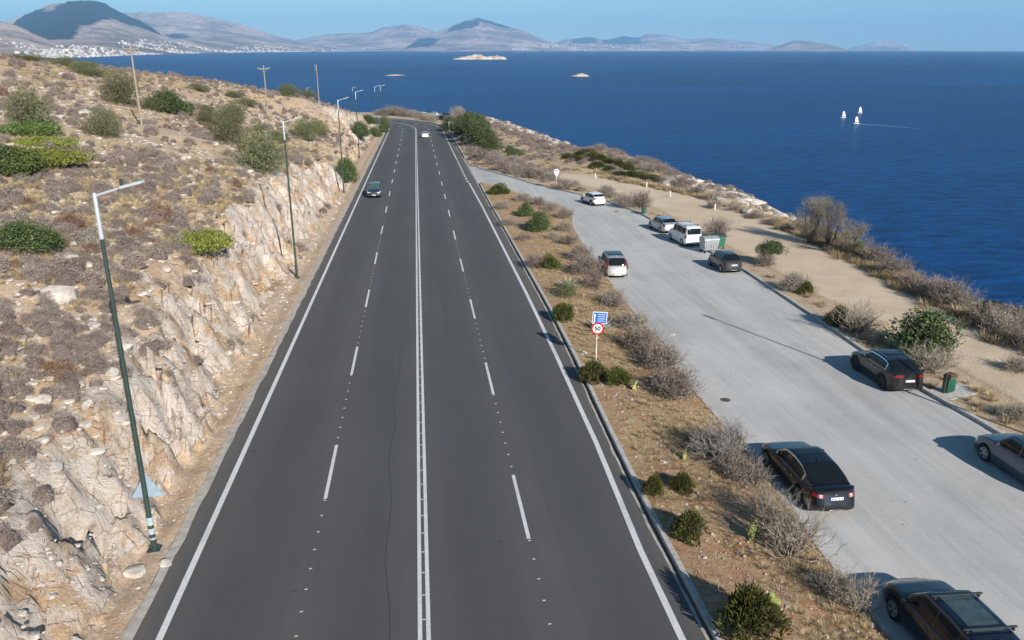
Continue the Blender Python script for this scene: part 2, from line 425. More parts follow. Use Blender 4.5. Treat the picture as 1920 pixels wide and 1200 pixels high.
simple('limestone', (0.47, 0.42, 0.37), 0.9, var=0.35, scale=3, bump=0.6)

# ---------------------------------------------------------------- mesh helpers
def link(o, parent=None):
    COL.objects.link(o)
    if parent: o.parent = parent
    return o
def tag(o, label=None, cat=None, group=None, kind=None):
    for k, v in (('label', label), ('category', cat), ('group', group), ('kind', kind)):
        if v: o[k] = v
    return o
def empty(name, loc, rz=0.0, s=1.0):
    o = bpy.data.objects.new(name, None)
    o.empty_display_size = 0.2
    o.location = loc; o.rotation_euler = (0, 0, rz); o.scale = (s, s, s) if not isinstance(s, tuple) else s
    return link(o)
def mesh_np(name, V, F, mats, smooth=False, mi=None):
    """V (n,3) floats, F (m,3) or (m,4) ints; all faces the same size"""
    me = bpy.data.meshes.new(name)
    V = np.asarray(V, np.float32); F = np.asarray(F, np.int32)
    k = F.shape[1]
    me.vertices.add(len(V)); me.vertices.foreach_set('co', V.ravel())
    me.loops.add(F.size); me.loops.foreach_set('vertex_index', F.ravel())
    me.polygons.add(len(F)); me.polygons.foreach_set('loop_start', np.arange(0, F.size, k, dtype=np.int32))
    me.polygons.foreach_set('loop_total', np.full(len(F), k, np.int32))
    for m in (mats if isinstance(mats, (list, tuple)) else [mats]): me.materials.append(MATS[m] if isinstance(m, str) else m)
    if mi is not None: me.polygons.foreach_set('material_index', np.asarray(mi, np.int32))
    me.update(calc_edges=True)
    if smooth: me.polygons.foreach_set('use_smooth', np.ones(len(F), bool))
    return me
def obj(name, me, parent=None, loc=(0, 0, 0)):
    o = bpy.data.objects.new(name, me); o.location = loc
    return link(o, parent)
def grid_faces(nr, nc):
    i = np.arange(nr - 1)[:, None] * nc + np.arange(nc - 1)[None]
    return np.stack([i, i + 1, i + nc + 1, i + nc], -1).reshape(-1, 4)
def set_attr(me, name, vals):
    a = me.attributes.new(name, 'FLOAT', 'POINT'); a.data.foreach_set('value', np.asarray(vals, np.float32).ravel())

class MB:
    """collects polygons of any size"""
    def __init__(s): s.v, s.f, s.m = [], [], []
    def add(s, vs, fs, mi=0):
        b = len(s.v); s.v += [tuple(v) for v in vs]; s.f += [tuple(b + i for i in f) for f in fs]; s.m += [mi] * len(fs)
        return s
    def box(s, c, d, rz=0.0, mi=0, bevel=0.0, taper=1.0):
        cx, cy, cz = c; hx, hy, hz = d[0] / 2, d[1] / 2, d[2] / 2
        co, si = math.cos(rz), math.sin(rz)
        if bevel:
            b = min(bevel, hx * .9, hy * .9, hz * .9)
            vs = []
            for z, k in ((-hz, b), (-hz + b, 0), (hz - b, 0), (hz, b)):
                tp = taper if z > 0 else 1
                for sx, sy, ax, ay in ((-1, -1, 1, 0), (-1, -1, 0, 1)[::1] and (1, -1, -1, 0), (1, -1, 0, 1), (1, 1, 0, -1), (1, 1, -1, 0), (-1, 1, 1, 0), (-1, 1, 0, -1), (-1, -1, 0, 1)):
                    x = (sx * (hx - k) + ax * b) * tp; y = (sy * (hy - k) + ay * b) * tp
                    vs.append((cx + x * co - y * si, cy + x * si + y * co, cz + z))
            n = 8
            fs = [tuple(reversed(range(n))), tuple(range(3 * n, 4 * n))]
            for r in range(3):
                for i in range(n): fs.append((r * n + i, r * n + (i + 1) % n, (r + 1) * n + (i + 1) % n, (r + 1) * n + i))
            return s.add(vs, fs, mi)
        vs = []
        for z in (-hz, hz):
            tp = taper if z > 0 else 1
            for x, y in ((-hx, -hy), (hx, -hy), (hx, hy), (-hx, hy)):
                x, y = x * tp, y * tp
                vs.append((cx + x * co - y * si, cy + x * si + y * co, cz + z))
        return s.add(vs, [(3, 2, 1, 0), (4, 5, 6, 7), (0, 1, 5, 4), (1, 2, 6, 5), (2, 3, 7, 6), (3, 0, 4, 7)], mi)
    def tube(s, pts, rad, n=8, cap=True, mi=0):
        pts = [Vector(p) for p in pts]; rad = rad if isinstance(rad, (list, tuple)) else [rad] * len(pts)
        vs, fs = [], []
        for i, p in enumerate(pts):
            d = (pts[min(i + 1, len(pts) - 1)] - pts[max(i - 1, 0)]).normalized()
            a = d.orthogonal().normalized() if abs(d.z) < 0.9 else Vector((1, 0, 0))
            a = (a - d * a.dot(d)).normalized(); b = d.cross(a)
            for k in range(n):
                t = 2 * math.pi * k / n
                vs.append(p + (a * math.cos(t) + b * math.sin(t)) * rad[i])
        for i in range(len(pts) - 1):
            for k in range(n): fs.append((i * n + k, i * n + (k + 1) % n, (i + 1) * n + (k + 1) % n, (i + 1) * n + k))
        if cap: fs += [tuple(reversed(range(n))), tuple(range((len(pts) - 1) * n, len(pts) * n))]
        return s.add(vs, fs, mi)
    def lathe(s, prof, n=24, c=(0, 0, 0), axis='z', mi=0):
        vs, fs = [], []
        for r, h in prof:
            for k in range(n):
                t = 2 * math.pi * k / n; x, y = r * math.cos(t), r * math.sin(t)
                v = (x, y, h) if axis == 'z' else ((h, x, y) if axis == 'x' else (x, h, y))
                vs.append((v[0] + c[0], v[1] + c[1], v[2] + c[2]))
        for i in range(len(prof) - 1):
            for k in range(n): fs.append((i * n + k, i * n + (k + 1) % n, (i + 1) * n + (k + 1) % n, (i + 1) * n + k))
        return s.add(vs, fs, mi)
    def poly(s, pts, mi=0): return s.add(pts, [tuple(range(len(pts)))], mi)
    def prism(s, pts, d, mi=0):
        """flat outline pts extruded by vector d"""
        n = len(pts); q = [tuple(p[i] + d[i] for i in range(3)) for p in pts]
        return s.add(list(pts) + q, [tuple(reversed(range(n))), tuple(range(n, 2 * n))] + [(i, (i + 1) % n, n + (i + 1) % n, n + i) for i in range(n)], mi)
    def mesh(s, name, mats, smooth=False):
        me = bpy.data.meshes.new(name); me.from_pydata(s.v, [], s.f)
        for m in (mats if isinstance(mats, (list, tuple)) else [mats]): me.materials.append(MATS[m])
        me.polygons.foreach_set('material_index', s.m)
        if smooth:
            me.polygons.foreach_set('use_smooth', [True] * len(s.f))
            try: me.set_sharp_from_angle(angle=R(40))
            except Exception: pass
        me.update(); return me
    def build(s, name, mats, parent=None, loc=(0, 0, 0), smooth=False): return obj(name, s.mesh(name, mats, smooth), parent, loc)

# ---------------------------------------------------------------- ground, road, lay-by
def spaced(a, b, d0, k, dmax):
    r = [a]; d = d0
    while r[-1] < b: r.append(r[-1] + d); d = min(dmax, d * k)
    return np.array(r)
ys = np.concatenate([np.arange(-30, 8, 2.0), spaced(8, 345, 0.20, 1.0045, 1.6)])
def left_edge(y, r=BR - 8.45):
    q = np.clip(r * r - np.clip(y - BY, 0, None) ** 2, 0, None)
    return np.where(y < BY, -8.45, -BR + np.sqrt(q))
dx = np.concatenate([spaced(0, 9, 0.13, 1.004, 0.3), spaced(9.3, 260, 0.35, 1.03, 5)])
X = left_edge(ys)[:, None] - dx[None]; Y = np.repeat(ys[:, None], len(dx), 1)
Z, RK = hill_profile(X, Y)
Z[:, 0] = road_z(ys) - 0.02
V = np.stack([X, Y, np.maximum(Z, SEA - 6)], -1).reshape(-1, 3)
me = mesh_np('hillside', V, grid_faces(*X.shape)[:, ::-1], 'hill_earth', True)
set_attr(me, 'rock', RK)
hill = tag(obj('hillside', me), kind='structure')
hill['label'] = 'dry stony hillside with a pale limestone road cutting at its foot'

rr = BR + 8.85
def right_edge(y):
    q = np.clip(rr * rr - np.clip(y - BY, 0, None) ** 2, 0, None)
    e = np.where(y < BY, 8.95, -BR + np.sqrt(q))
    return np.where(y > BY + rr - 0.5, -140, e)
# headland right of lay-by and road
ys2 = np.concatenate([np.arange(-40, 14, 3.0), spaced(14, 400, 0.4, 1.006, 2.2)])
x0 = np.where(ys2 < 137, np.maximum(park_right(ys2) + 0.17, right_edge(ys2) + 0.1), right_edge(ys2) + 0.1)
dx2 = np.concatenate([[0], spaced(0.3, 30, 0.35, 1.01, 0.8), spaced(31, 260, 0.8, 1.04, 8)])
X = x0[:, None] + dx2[None]; Y = np.repeat(ys2[:, None], len(dx2), 1)
Z, RK = land_profile(X, Y)
me = mesh_np('headland_ground', np.stack([X, Y, Z], -1).reshape(-1, 3), grid_faces(*X.shape), 'headland_earth', True)
set_attr(me, 'rock', RK)
tag(obj('headland_ground', me), kind='structure')
# sandy path on it
ya = ys2[(ys2 > 10) & (ys2 < 128)]
inner = np.interp(ya, [10, 40, 60, 80, 92, 100, 110, 117, 128], [28.6, 28.0, 27.6, 27.4, 27.0, 25.6, 22.6, 20.6, 20.0])
outer = np.interp(ya, [10, 35, 48, 70, 98, 118, 128], [35, 33.8, 35.4, 37.6, 36.2, 27.5, 23])
uu = np.linspace(0, 1, 22)
X = inner[:, None] * (1 - uu) + outer[:, None] * uu; Y = np.repeat(ya[:, None], 22, 1)
Z, RK = land_profile(X, Y)
me = mesh_np('path', np.stack([X, Y, Z + 0.03 - 0.10 * (np.abs(uu - .5) > .49)], -1).reshape(-1, 3), grid_faces(*X.shape), 'headland_earth', True)
set_attr(me, 'rock', RK * 0)
set_attr(me, 'trodden', 1.25 * np.sin(np.pi * uu)[None] ** 0.7 * sstep(128, 116, Y) * sstep(9, 14, Y) + 0 * X)
tag(obj('path', me), kind='structure')
# strip between highway and lay-by
ym = np.concatenate([np.arange(-40, 12, 2.0), np.arange(12, 114.6, 0.4)])
uu = np.linspace(0, 1, 30)
xl, xr = kerb_x(ym) + .08, np.maximum(park_left(ym) - 0.05, 9.15)
X = xl[:, None] * (1 - uu)[None] + xr[:, None] * uu[None]; Y = np.repeat(ym[:, None], 30, 1)
Z = road_z(Y) + 0.13 + 0.07 * fbm(X * 0.7, Y * 0.7, 0, 4, 83) * np.sin(np.pi * uu) + 0.12 * np.sin(np.pi * uu)
me = mesh_np('median_strip', np.stack([X, Y, Z], -1).reshape(-1, 3), grid_faces(*X.shape), 'median_earth', True)
tag(obj('median_strip', me), kind='structure')

# centre line of the highway and strips along it
def path_pts(off, s0, s1, ds):
    """points at lateral offset off, along the road from s0 to s1 (arc length on the centre line)"""
    out = []
    n = max(1, int(round((s1 - s0) / ds)))
    for i in range(n + 1):
        s = s0 + (s1 - s0) * i / n
        if s < BY: x, y, nx, ny = 0, s, 1, 0
        else:
            a = (s - BY) / BR; x, y = -BR + BR * math.cos(a), BY + BR * math.sin(a); nx, ny = math.cos(a), math.sin(a)
        out.append((x + nx * off, y + ny * off))
    return out
def strip(off, w, s0, s1, lift, ds=None, n=1):
    ds = ds or (s1 - s0 if s1 < BY else 3)
    rows = [path_pts(off + w * (k / n - 0.5), s0, s1, ds) for k in range(n + 1)]
    V = [(x, y, road_z(y) + lift) for r in zip(*rows) for x, y in r]
    return np.array(V), grid_faces(len(rows[0]), n + 1)
V1, F1 = strip(0.3, 17.1, -40, 232, 0, 4); V2, F2 = strip(0.3, 17.1, 232, 390, 0, 3)
road = tag(obj('road', mesh_np('road', np.r_[V1, V2], np.r_[F1, F2 + len(V1)], 'asphalt')), kind='structure')
def mark(name, strips, mat='road_paint'):
    V, F, b = [], [], 0
    for v, f in strips: V.append(v); F.append(f + b); b += len(v)
    return obj(name, mesh_np(name, np.concatenate(V), np.concatenate(F), mat), road)
mark('edge_line', [strip(-7.42, 0.20, -40, 380, 0.004, 3)])
def curve_strip(fx, w, y0, y1, lift, dy=1.0):
    yy = np.arange(y0, y1 + dy / 2, dy); xx = fx(yy); V = []
    for x, y in zip(xx, yy): V += [(x - w / 2, y, road_z(y) + lift), (x + w / 2, y, road_z(y) + lift)]
    return np.array(V), grid_faces(len(yy), 2)
mark('edge_line', [curve_strip(edge_x, 0.21, -40, 116, 0.004)])
mark('edge_line', [strip(7.42, 0.20, 148, 380, 0.004, 3)])
mark('centre_line', [strip(-0.12, 0.125, -40, 380, 0.004, 3)])
mark('centre_line', [strip(0.12, 0.125, -40, 380, 0.004, 3)])
for k in range(32):                   # broken lane lines
    s0 = 26.69 + (k - 2) * 12.93
    mark('lane_dash', [strip(-3.6, 0.13, s0, s0 + 4.55, 0.004)])
    s1 = 23.11 + (k - 2) * 12.93
    mark('lane_dash', [strip(3.6, 0.13, s1, s1 + 4.55, 0.004)])
for k in range(10):                   # short dashes across the mouth of the lay-by
    mark('give_way_dash', [strip(7.42, 0.30, 117 + k * 3.1, 118.6 + k * 3.1, 0.004)])
st = MB().box((0, 0, 0.009), (0.10, 0.045, 0.016), bevel=0.005).mesh('road_stud', 'kerb_concrete')
for off, s0, ph in ((-3.6, 26.69, 0), (3.6, 23.11, 0)):
    for k in range(-1, 5):
        for j in range(8):
            y = s0 + k * 12.93 + 4.55 + 0.7 + j * 1.08
            if 16 < y < 78: obj('road_stud', st, road, (off, y, road_z(y) + 0.002))
for j in range(48):
    y = 17 + j * 1.15
    obj('road_stud', st, road, (0, y, road_z(y) + 0.002))
# wandering sealed crack left of the centre lines
cp = [(-0.35 - 0.75 * math.exp(-((y - 27) / 9) ** 2) * 0 - 0.55 - 0.35 * math.sin((y - 14) / 11) - 0.08 * math.sin(y * 0.9), y) for y in np.arange(17, 62, 0.5)]
V = []
for x, y in cp: V += [(x - 0.011, y, road_z(y) + 0.003), (x + 0.011, y, road_z(y) + 0.003)]
obj('sealed_crack', mesh_np('sealed_crack', V, grid_faces(len(cp), 2), 'crack_sealant'), road)
# concrete edge on the left, gutter on the right
V, F = strip(-8.28, 0.34, -40, 300, 0.02, 0.5, 2)
V = V.copy(); V[:, 0] += 0.07 * noise(V[:, 1] * 0.9, V[:, 0] * 3); V[:, 2] += 0.02
tag(obj('road_edge_strip', mesh_np('road_edge_strip', V, F, 'edge_concrete')), kind='structure')
V, F = curve_strip(lambda y: kerb_x(y) - 0.27, 0.10, -40, 230, 0.007, 0.3)
V = V.copy(); V[:, 0] += 0.03 * noise(V[:, 1] * 1.2, V[:, 0] * 5)
tag(obj('gutter', mesh_np('gutter', V, F, 'edge_concrete')), kind='structure')

def kerb(pts, name, w=0.24, h=0.15, stone=1.0, under=0.15):
    """a run of kerb stones about a metre long, as one object with open joints"""
    P = [Vector((x, y, 0)) for x, y in pts]
    m = MB(); acc = []
    for a, b in zip(P[:-1], P[1:]):
        L = (b - a).length; n = max(1, int(round(L / stone)))
        for i in range(n): acc.append((a.lerp(b, i / n), a.lerp(b, (i + 1) / n)))
    for i, (a, b) in enumerate(acc):
        d = (b - a).normalized(); nrm = Vector((d.y, -d.x, 0)) * w / 2
        g_ = d * 0.007; j = 0.006 * math.sin(i * 12.9898)
        vs = []
        for q in (a + g_, b - g_):
            z = road_z(q.y)
            for e, hh in ((-1, -under), (-1, h - 0.02 + j), (-0.8, h + j), (0.8, h + j), (1, h - 0.02 + j), (1, -under)):
                v = q + nrm * e; vs.append((v.x, v.y, z + hh))
        m.add(vs, [(0, 1, 7, 6), (1, 2, 8, 7), (2, 3, 9, 8), (3, 4, 10, 9), (4, 5, 11, 10), (0, 5, 4, 3, 2, 1), (6, 7, 8, 9, 10, 11)])
    return tag(m.build(name, 'kerb_concrete'), kind='structure')
xm = [(float(kerb_x(y)), y) for y in np.arange(-38, 112, 3.0)] + [(9.05, 113.5)]
kerb(xm, 'kerb', 0.20, 0.16)
tip = [(x, y) for y, x in PL[:-1]]
kerb([(x + 0.02, y) for x, y in tip if y < 111], 'kerb', 0.22, 0.16)
kerb([(x, y) for y, x in PR if y < 150], 'kerb', 0.26, 0.17)
kerb([(9.1, y) for y in np.arange(150, 232, 6.0)] + path_pts(9.1, 233, 380, 5), 'kerb', 0.3, 0.22, 2.0)

# lay-by surface
yl = np.concatenate([np.arange(-40, 14, 3.0), np.arange(14, 152, 1.0)])
a = np.maximum(np.where(yl < 114.8, park_left(yl), 8.8), 8.8); b = np.maximum(park_right(yl), a + 0.02)
uu = np.linspace(0, 1, 10)
X = a[:, None] * (1 - uu) + b[:, None] * uu; Y = np.repeat(yl[:, None], 10, 1)
tag(obj('lay_by', mesh_np('lay_by', np.stack([X, Y, road_z(Y) + 0.005], -1).reshape(-1, 3), grid_faces(*X.shape), 'pale_paving')), kind='structure')

# sea: follows the curve of the earth
rad = np.concatenate([[0], spaced(40, 26000, 40, 1.12, 2000)]); an = np.linspace(0, 2 * math.pi, 97)
Rr, An = np.meshgrid(rad, an, indexing='ij')
V = np.stack([Rr * np.cos(An), Rr * np.sin(An), SEA - Rr ** 2 / (2 * 6.9e6)], -1).reshape(-1, 3)
tag(obj('sea', mesh_np('sea', V, grid_faces(*Rr.shape), 'sea_water', True)), kind='structure')

# ---------------------------------------------------------------- plant materials
def leafmat(name, dark, mid, light, rough=0.7, trans=0.0):
    t = NT(name, Roughness=rough); t.set('Specular IOR Level', 0.25)
    g_ = t.n('NewGeometry'); oi = t.n('ObjectInfo')
    r = g_.outputs['Random Per Island']
    c = t.ramp(r, [(0.0, dark), (0.5, mid), (1.0, light)])
    cl = t.noise(t.pos((1, 1, 1), True), 5.0, 3, 0.6)
    c = t.mix(0.6, c, t.ramp(cl, [(0.3, 0.32), (0.7, 0.68)]), 'OVERLAY')
    hs = t.n('HueSaturation', {'Color': c, 'Hue': t.math('MULTIPLY_ADD', oi.outputs['Random'], 0.03, 0.485), 'Value': t.math('MULTIPLY_ADD', oi.outputs['Random'], 0.45, 0.78)})
    t.set('Base Color', hs.outputs[0])
    return t.m
leafmat('juniper_green', (0.034, 0.044, 0.012), (0.075, 0.088, 0.020), (0.145, 0.140, 0.036))
leafmat('lentisk_green', (0.030, 0.050, 0.016), (0.060, 0.088, 0.026), (0.115, 0.140, 0.048), 0.5)
leafmat('olive_green', (0.062, 0.072, 0.030), (0.115, 0.130, 0.052), (0.185, 0.190, 0.090))
leafmat('mat_yellow_green', (0.095, 0.120, 0.020), (0.165, 0.185, 0.032), (0.25, 0.255, 0.055))
leafmat('mat_green', (0.055, 0.085, 0.020), (0.085, 0.125, 0.030), (0.135, 0.170, 0.045))
leafmat('grey_twig', (0.14, 0.112, 0.092), (0.25, 0.207, 0.172), (0.38, 0.33, 0.28), 0.85)
leafmat('silver_twig', (0.18, 0.165, 0.155), (0.29, 0.27, 0.255), (0.40, 0.38, 0.36), 0.85)
leafmat('mauve_twig', (0.13, 0.10, 0.088), (0.26, 0.205, 0.18), (0.44, 0.36, 0.315), 0.9)
leafmat('russet_twig', (0.13, 0.065, 0.038), (0.22, 0.115, 0.065), (0.31, 0.18, 0.105), 0.9)
leafmat('straw', (0.25, 0.185, 0.10), (0.38, 0.29, 0.165), (0.50, 0.40, 0.25), 0.85)
leafmat('tamarisk_leaf', (0.14, 0.125, 0.09), (0.22, 0.19, 0.135), (0.32, 0.275, 0.20), 0.85)
leafmat('cactus_green', (0.15, 0.18, 0.06), (0.24, 0.27, 0.09), (0.34, 0.36, 0.14), 0.5)
leafmat('agave_leaf', (0.20, 0.24, 0.20), (0.32, 0.36, 0.29), (0.52, 0.52, 0.40), 0.5)
simple('bark', (0.15, 0.12, 0.095), 0.95, var=0.3, scale=10, bump=0.5)
simple('mound_core', (0.13, 0.10, 0.085), 0.95, var=0.3, scale=8)

# ---------------------------------------------------------------- plant shapes (unit size: one metre across)
def tris_from_segs(A, B, ra, rb):
    """three-sided twigs"""
    A, B = np.asarray(A, float), np.asarray(B, float)
    ra, rb = np.asarray(ra, float)[:, None], np.asarray(rb, float)[:, None]
    d = B - A; d /= np.linalg.norm(d, axis=1)[:, None] + 1e-9
    u = np.cross(d, np.where(np.abs(d[:, 2:3]) < 0.8, [[0, 0, 1.0]], [[1.0, 0, 0]])); u /= np.linalg.norm(u, axis=1)[:, None] + 1e-9
    w = np.cross(d, u); n = len(A); V = []
    for P, r in ((A, ra), (B, rb)):
        for k in range(3):
            t = 2.0944 * k; V.append(P + (u * math.cos(t) + w * math.sin(t)) * r)
    V = np.stack(V, 1).reshape(-1, 3)
    b = np.arange(n)[:, None, None] * 6
    f = np.array([[0, 1, 4], [0, 4, 3], [1, 2, 5], [1, 5, 4], [2, 0, 3], [2, 3, 5]])[None]
    return V, (b + f).reshape(-1, 3)
def twigs(rng, stems=26, height=0.75, spread=0.5, depth=3, kids=(3, 3, 3), r0=0.012, curl=0.35, up=0.25, base=0.08):
    A, B, ra, rb = [], [], [], []
    def grow(p, d, L, r, lv):
        n = 2
        for i in range(n):
            q = p + d * L / n
            A.append(p); B.append(q); ra.append(r * (1 - .25 * i)); rb.append(r * (1 - .25 * (i + 1)))
            p = q; d = d + rng.normal(0, curl, 3) * 0.4; d[2] += up * 0.15; d /= np.linalg.norm(d)
        if lv < depth:
            for _ in range(kids[lv]):
                e = d + rng.normal(0, 0.55, 3); e[2] += up * 0.6; e /= np.linalg.norm(e)
                grow(p - d * L * rng.uniform(0, .5), e, L * rng.uniform(.5, .8), r * .6, lv + 1)
    for i in range(stems):
        a = rng.uniform(0, 6.283); t = rng.uniform(0.05, 1.25)
        d = np.array([math.cos(a) * math.sin(t), math.sin(a) * math.sin(t), math.cos(t) + .05]); d /= np.linalg.norm(d)
        L = (spread * math.sin(t) + height * math.cos(t)) * 0.42 * rng.uniform(.75, 1.1)
        p = np.array([math.cos(a), math.sin(a), 0]) * rng.uniform(0, base)
        grow(p, d, L, r0, 0)
    return tris_from_segs(A, B, ra, rb)
def leaves(rng, C, N, size, jitter=0.5, aspect=0.45):
    """pointed quads at centres C facing roughly along N"""
    n = len(C)
    N = N + rng.normal(0, jitter, (n, 3)); N /= np.linalg.norm(N, axis=1)[:, None]
    u = np.cross(N, rng.normal(0, 1, (n, 3))); u /= np.linalg.norm(u, axis=1)[:, None]
    w = np.cross(N, u); s = (size * rng.uniform(.6, 1.4, n))[:, None]
    V = np.stack([C - u * s, C - w * s * aspect, C + u * s, C + w * s * aspect], 1).reshape(-1, 3)
    b = np.arange(n)[:, None] * 4
    return V, np.concatenate([b + [[0, 1, 2]], b + [[0, 2, 3]]])
def lump_shell(rng, n, height=0.7, lumps=14, lr=0.28, flat=1.0, inner=0.35):
    """points through a lumpy crown, denser towards its outside; returns points and outward normals"""
    c = []
    while len(c) < lumps:
        v = rng.normal(0, 1, 3); v /= np.linalg.norm(v); v[2] = abs(v[2])
        k = rng.uniform(0.35, 1.0)
        c.append([v[0] * (0.5 - lr * .72) * k, v[1] * (0.5 - lr * .72) * k, max(lr * 0.6 * flat, v[2] * (height - lr * flat))])
    c = np.array(c); rr = lr * rng.uniform(.65, 1.2, lumps)
    i = rng.integers(0, lumps, n)
    v = rng.normal(0, 1, (n, 3)); v /= np.linalg.norm(v, axis=1)[:, None]
    q = rng.uniform(inner, 1.0, n) ** 0.5
    P = c[i] + v * (rr[i] * q)[:, None] * [1, 1, flat]
    m = P[:, 2] > 0.0
    return P[m], v[m]
def join_np(parts):
    V, F, b = [], [], 0
    for v, f in parts: V.append(v); F.append(np.asarray(f) + b); b += len(v)
    return np.concatenate(V), np.concatenate(F)

def leafy(seed, n=5200, size=0.028, height=0.7, lumps=14, lr=0.26, flat=1.0, aspect=0.5, jitter=0.7):
    rng = np.random.default_rng(seed)
    P, N = lump_shell(rng, n, height, lumps, lr, flat)
    return leaves(rng, P, N, size, jitter, aspect)
def sprigs(seed, n=2600, size=0.05, height=0.7, lumps=16, lr=0.24):
    """needle-like tufts that point outward and up, for juniper"""
    rng = np.random.default_rng(seed)
    P, N = lump_shell(rng, n, height, lumps, lr)
    D = N + [0, 0, .7] + rng.normal(0, .35, P.shape); D /= np.linalg.norm(D, axis=1)[:, None]
    L = size * rng.uniform(.6, 1.4, len(P))[:, None]
    u = np.cross(D, rng.normal(0, 1, P.shape)); u /= np.linalg.norm(u, axis=1)[:, None]
    W = L * 0.22
    V = np.stack([P - u * W, P + u * W, P + D * L], 1).reshape(-1, 3)
    w = np.cross(D, u)
    V2 = np.stack([P - w * W, P + w * W, P + D * L * .9], 1).reshape(-1, 3)
    return join_np([(V, np.arange(len(V)).reshape(-1, 3)), (V2, np.arange(len(V2)).reshape(-1, 3))])
def dome(seed, r=0.46, h=0.42, n=10, rough=0.16):
    rng = np.random.default_rng(seed)
    th = np.linspace(0, 2 * math.pi, n, endpoint=False); ph = np.linspace(0.05, math.pi / 2, 5)
    V = [[0, 0, h * (1 + rng.normal(0, rough * .4))]]
    for p in ph[1:] if False else ph:
        for t in th:
            k = 1 + rng.normal(0, rough)
            V.append([math.cos(t) * math.sin(p) * r * k, math.sin(t) * math.sin(p) * r * k, math.cos(p) * h * (1 + rng.normal(0, rough * .5))])
    F = []
    for i in range(n): F.append([0, 1 + i, 1 + (i + 1) % n])
    for j in range(len(ph) - 1):
        for i in range(n):
            a, b = 1 + j * n + i, 1 + j * n + (i + 1) % n
            F += [[a, a + n, b + n], [a, b + n, b]]
    return np.array(V), np.array(F)

P_ = {}                                # prototype meshes
NAT = {'twig': .72, 'fuzzy': .68, 'juniper': .68, 'lentisk': .66, 'olive': .64, 'mat': .2, 'matg': .26, 'cushion': .5, 'fine': .5, 'stone': .5, 'tuft': .5}
def proto(key, name, V, F, mat, mi=None):
    if key[0] in NAT:                  # make it truly one metre across and of its natural height
        V = np.array(V); r = np.percentile(np.hypot(V[:, 0], V[:, 1]), 96)
        V[:, :2] *= 0.5 / r; V[:, 2] *= NAT[key[0]] / np.percentile(V[:, 2], 98)
    P_[key] = mesh_np(name, V, F, mat, False, mi)
for k in range(3):
    rng = np.random.default_rng(100 + k)
    proto(('twig', k), 'dry_shrub', *twigs(rng, 34, 0.72, 0.62, 3, (3, 3, 2), 0.010), 'grey_twig')
    # hazy shrub with a fuzz of tiny dead leaves
    rng = np.random.default_rng(120 + k)
    tv = twigs(rng, 30, 0.66, 0.62, 2, (4, 3), 0.010)
    lp, ln = lump_shell(rng, 4200, 0.68, 16, 0.24, 1.0, 0.15)
    lv = leaves(rng, lp, ln, 0.013, 1.0, 0.5)
    proto(('fuzzy', k), 'dry_shrub', *join_np([tv, lv]), 'grey_twig')
    proto(('juniper', k), 'foliage', *sprigs(140 + k, 4200, 0.060, 0.62, 20, 0.22), 'juniper_green')
    proto(('lentisk', k), 'foliage', *leafy(150 + k, 9500, 0.017, 0.62, 24, 0.22), 'lentisk_green')
    proto(('olive', k), 'foliage', *leafy(160 + k, 9000, 0.014, 0.60, 22, 0.24, 1, .3, 1.0), 'olive_green')
    proto(('mat', k), 'creeping_shrub', *leafy(170 + k, 11000, 0.011, 0.16, 40, 0.17, 0.5, .5, .7), 'mat_yellow_green')
    proto(('matg', k), 'creeping_shrub', *leafy(180 + k, 8000, 0.014, 0.22, 34, 0.17, 0.6, .5, .8), 'mat_green')
    # low cushion of twigs (phrygana)
    dv, df = dome(190 + k)
    rng = np.random.default_rng(200 + k)
    P, N = lump_shell(rng, 2600, 0.46, 16, 0.19, 0.9, 0.4)
    lv = leaves(rng, P, N, 0.024, 0.9, 0.26)
    V, F = join_np([(dv * [.66, .66, .62], df), lv])
    mi = np.r_[np.ones(len(df), int), np.zeros(len(lv[1]), int)]
    proto(('cushion', k), 'cushion_shrub', V, F, ['mauve_twig', 'mound_core'], mi)
    P, N = lump_shell(rng, 7000, 0.46, 34, 0.14, 0.9, 0.4)
    lv = leaves(rng, P, N, 0.015, 0.9, 0.26)
    V, F = join_np([(dv * [.70, .70, .66], df), lv])
    proto(('fine', k), 'cushion_shrub', V, F, ['mauve_twig', 'mound_core'], np.r_[np.ones(len(df), int), np.zeros(len(lv[1]), int)])
    # grass tuft
    rng = np.random.default_rng(210 + k)
    n = 90; a = rng.uniform(0, 6.283, n); q = rng.uniform(0, .34, n) ** 1; t = rng.uniform(0.1, 0.9, n)
    B = np.stack([np.cos(a) * q, np.sin(a) * q, np.zeros(n)], 1)
    D = np.stack([np.cos(a) * np.sin(t), np.sin(a) * np.sin(t), np.cos(t)], 1) * rng.uniform(.25, .6, n)[:, None]
    s = np.stack([-np.sin(a), np.cos(a), a * 0], 1) * 0.014
    V = np.stack([B - s, B + s, B + D], 1).reshape(-1, 3)
    proto(('tuft', k), 'grass_tuft', V, np.arange(len(V)).reshape(-1, 3), 'straw')
    # angular stone
    import bmesh
    bm = bmesh.new(); bmesh.ops.create_icosphere(bm, subdivisions=2, radius=0.5)
    rng = np.random.default_rng(220 + k); dirs = rng.normal(0, 1, (11, 3)); dirs /= np.linalg.norm(dirs, axis=1)[:, None]; cut = rng.uniform(.24, .42, 11)
    for v in bm.verts:
        p = np.array(v.co)
        for d, c in zip(dirs, cut):
            e = p @ d - c
            if e > 0: p -= d * e
        v.co = Vector((p[0] * 1.15, p[1] * .9, p[2] * .75 + .1))
    me = bpy.data.meshes.new('stone'); bm.to_mesh(me); bm.free(); me.materials.append(MATS['limestone']); P_[('stone', k)] = me
    # twiggy insides of the leafy bushes
    rng = np.random.default_rng(230 + k)
    proto(('inner', k), 'branches', *twigs(rng, 16, 0.55, 0.5, 2, (3, 3), 0.014), 'bark')

